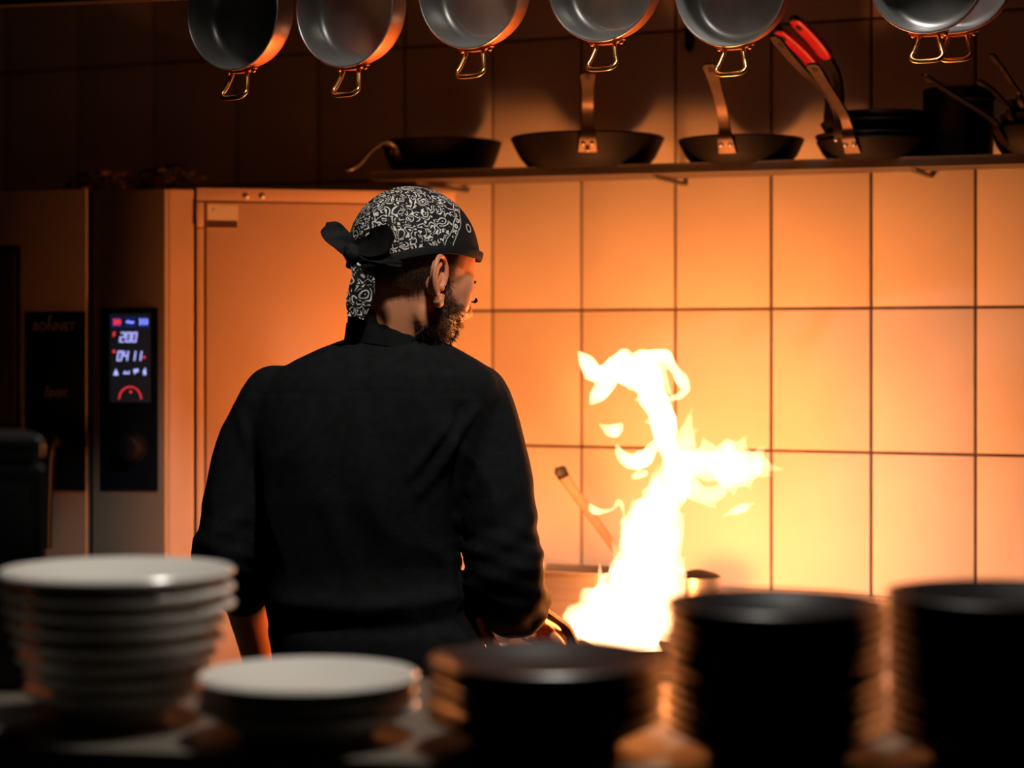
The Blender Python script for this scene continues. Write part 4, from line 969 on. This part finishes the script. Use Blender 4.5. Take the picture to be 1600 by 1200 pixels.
for q_ in range(NQ+1):
    for p_ in range(NP):
        ph = 2*math.pi*p_/NP; ue = u_edge(ph); t = q_/NQ
        th_ = (1-t)*math.acos(max(-1, min(1, ue/AU))) if True else 0
        u = AU*math.cos(math.acos(max(-1, min(1, ue/AU)))*t) if q_ else AU
        vs.append(H(*bpt(ph, u)) if q_ else H(0, 0, AU))
        if q_:
            a_ = (q_-1)*NP+p_; b_ = (q_-1)*NP+(p_+1) % NP; fs.append([a_, b_, q_*NP+(p_+1) % NP, q_*NP+p_])
# inner layer gives the cloth its thickness
n = len(vs); vin = [HC+(v-HC)*.972 for v in vs]
fs2 = fs+[[i+n for i in f[::-1]] for f in fs]+[[NQ*NP+p_, NQ*NP+(p_+1) % NP, n+NQ*NP+(p_+1) % NP, n+NQ*NP+p_] for p_ in range(NP)]
ban = mk('bandana', (vs+vin, fs2), MT['bandana'], chef, sharp=80); add_loc(ban, root_p); ban['label'] = 'black bandana with white paisley print'
def brim(p0, p1, wdt, name, lift=.003):
    pts_ = []; N_ = 40
    for i in range(N_+1):
        ph = math.radians(p0+(p1-p0)*i/N_); pts_.append(H(*bpt(ph, u_edge(ph)+.005+.002*noise.noise(V((ph*4, 0, 0))), lift)))
    o = mk(name, tube(pts_, 1, 12, flat=(.0016, wdt), up=HU), MT['bandana_plain'], ban); return o
brim(-178, 178, .0062, 'hem')
# knot at the back of the head with its two ends
kn = H(-.004, -.108, -.030)
v, f, n_ = remesh(join(ellipsoid(kn, (.016, .014, .013), HM, 16, 10), ellipsoid(kn-HU*.006+HR*.006, (.012, .014, .010), HM, 14, 8)), .0022, 2)
mk('knot', ripple((v, f, n_), .003, 60), MT['bandana_plain'], ban)
def leaf(path, wds, th, up, mt='bandana_plain', name='tail'):
    q = catmull([tuple(p)+(w_,) for p, w_ in zip(path, wds)], 5)
    pts_ = [V(x[:3]) for x in q]; n = len(pts_); vs, fs = [], []; upv = V(up)
    for i, p in enumerate(pts_):
        t = (pts_[min(i+1, n-1)]-pts_[max(i-1, 0)]).normalized(); sd = t.cross(upv).normalized(); nn = sd.cross(t)
        w_ = q[i][3]
        for k in range(9):
            x = (k-4)/4; cup = .16*w_*(x*x)+.0012*math.sin(i*.9+k); vs.append(p+sd*(x*w_)+nn*cup)
    m_ = len(vs); 
    for i in range(n-1):
        for k in range(8): fs.append([i*9+k, i*9+k+1, (i+1)*9+k+1, (i+1)*9+k])
    vs2 = vs+[v-upv.normalized()*th for v in vs]
    f2 = fs+[[a+m_ for a in q_[::-1]] for q_ in fs]
    rim_ = list(range(9))+[i*9+8 for i in range(1, n)]+[(n-1)*9+k for k in range(7, -1, -1)]+[i*9 for i in range(n-2, 0, -1)]
    f2 += [[rim_[k], rim_[(k+1) % len(rim_)], rim_[(k+1) % len(rim_)]+m_, rim_[k]+m_] for k in range(len(rim_))]
    o = mk(name, (vs2, f2), MT[mt], ban, sharp=80)
    if mt == 'bandana': add_loc(o, root_p)
    return o
yk = kn.y
leaf([kn, P(545, 388, yk-.004), P(530, 372, yk-.006), P(516, 360, yk-.004), P(506, 355, yk)], [.007, .013, .017, .016, .008], .003, (0.3, -1, .25))
leaf([kn, P(566, 425, yk-.006), P(566, 450, yk-.004), P(560, 475, yk), P(556, 497, yk+.002)], [.009, .015, .019, .018, .012], .003, (-.1, -1, 0), 'bandana')
leaf([kn+HU*.002, P(580, 400, yk-.015), P(606, 407, yk-.03), P(628, 414, yk-.045)], [.008, .008, .007, .004], .003, (0, -1, .2))
leaf([kn+HU*.006, P(578, 384, yk-.016), P(596, 374, yk-.028), P(612, 360, yk-.040)], [.008, .016, .020, .012], .003, (-.2, -1, .1))
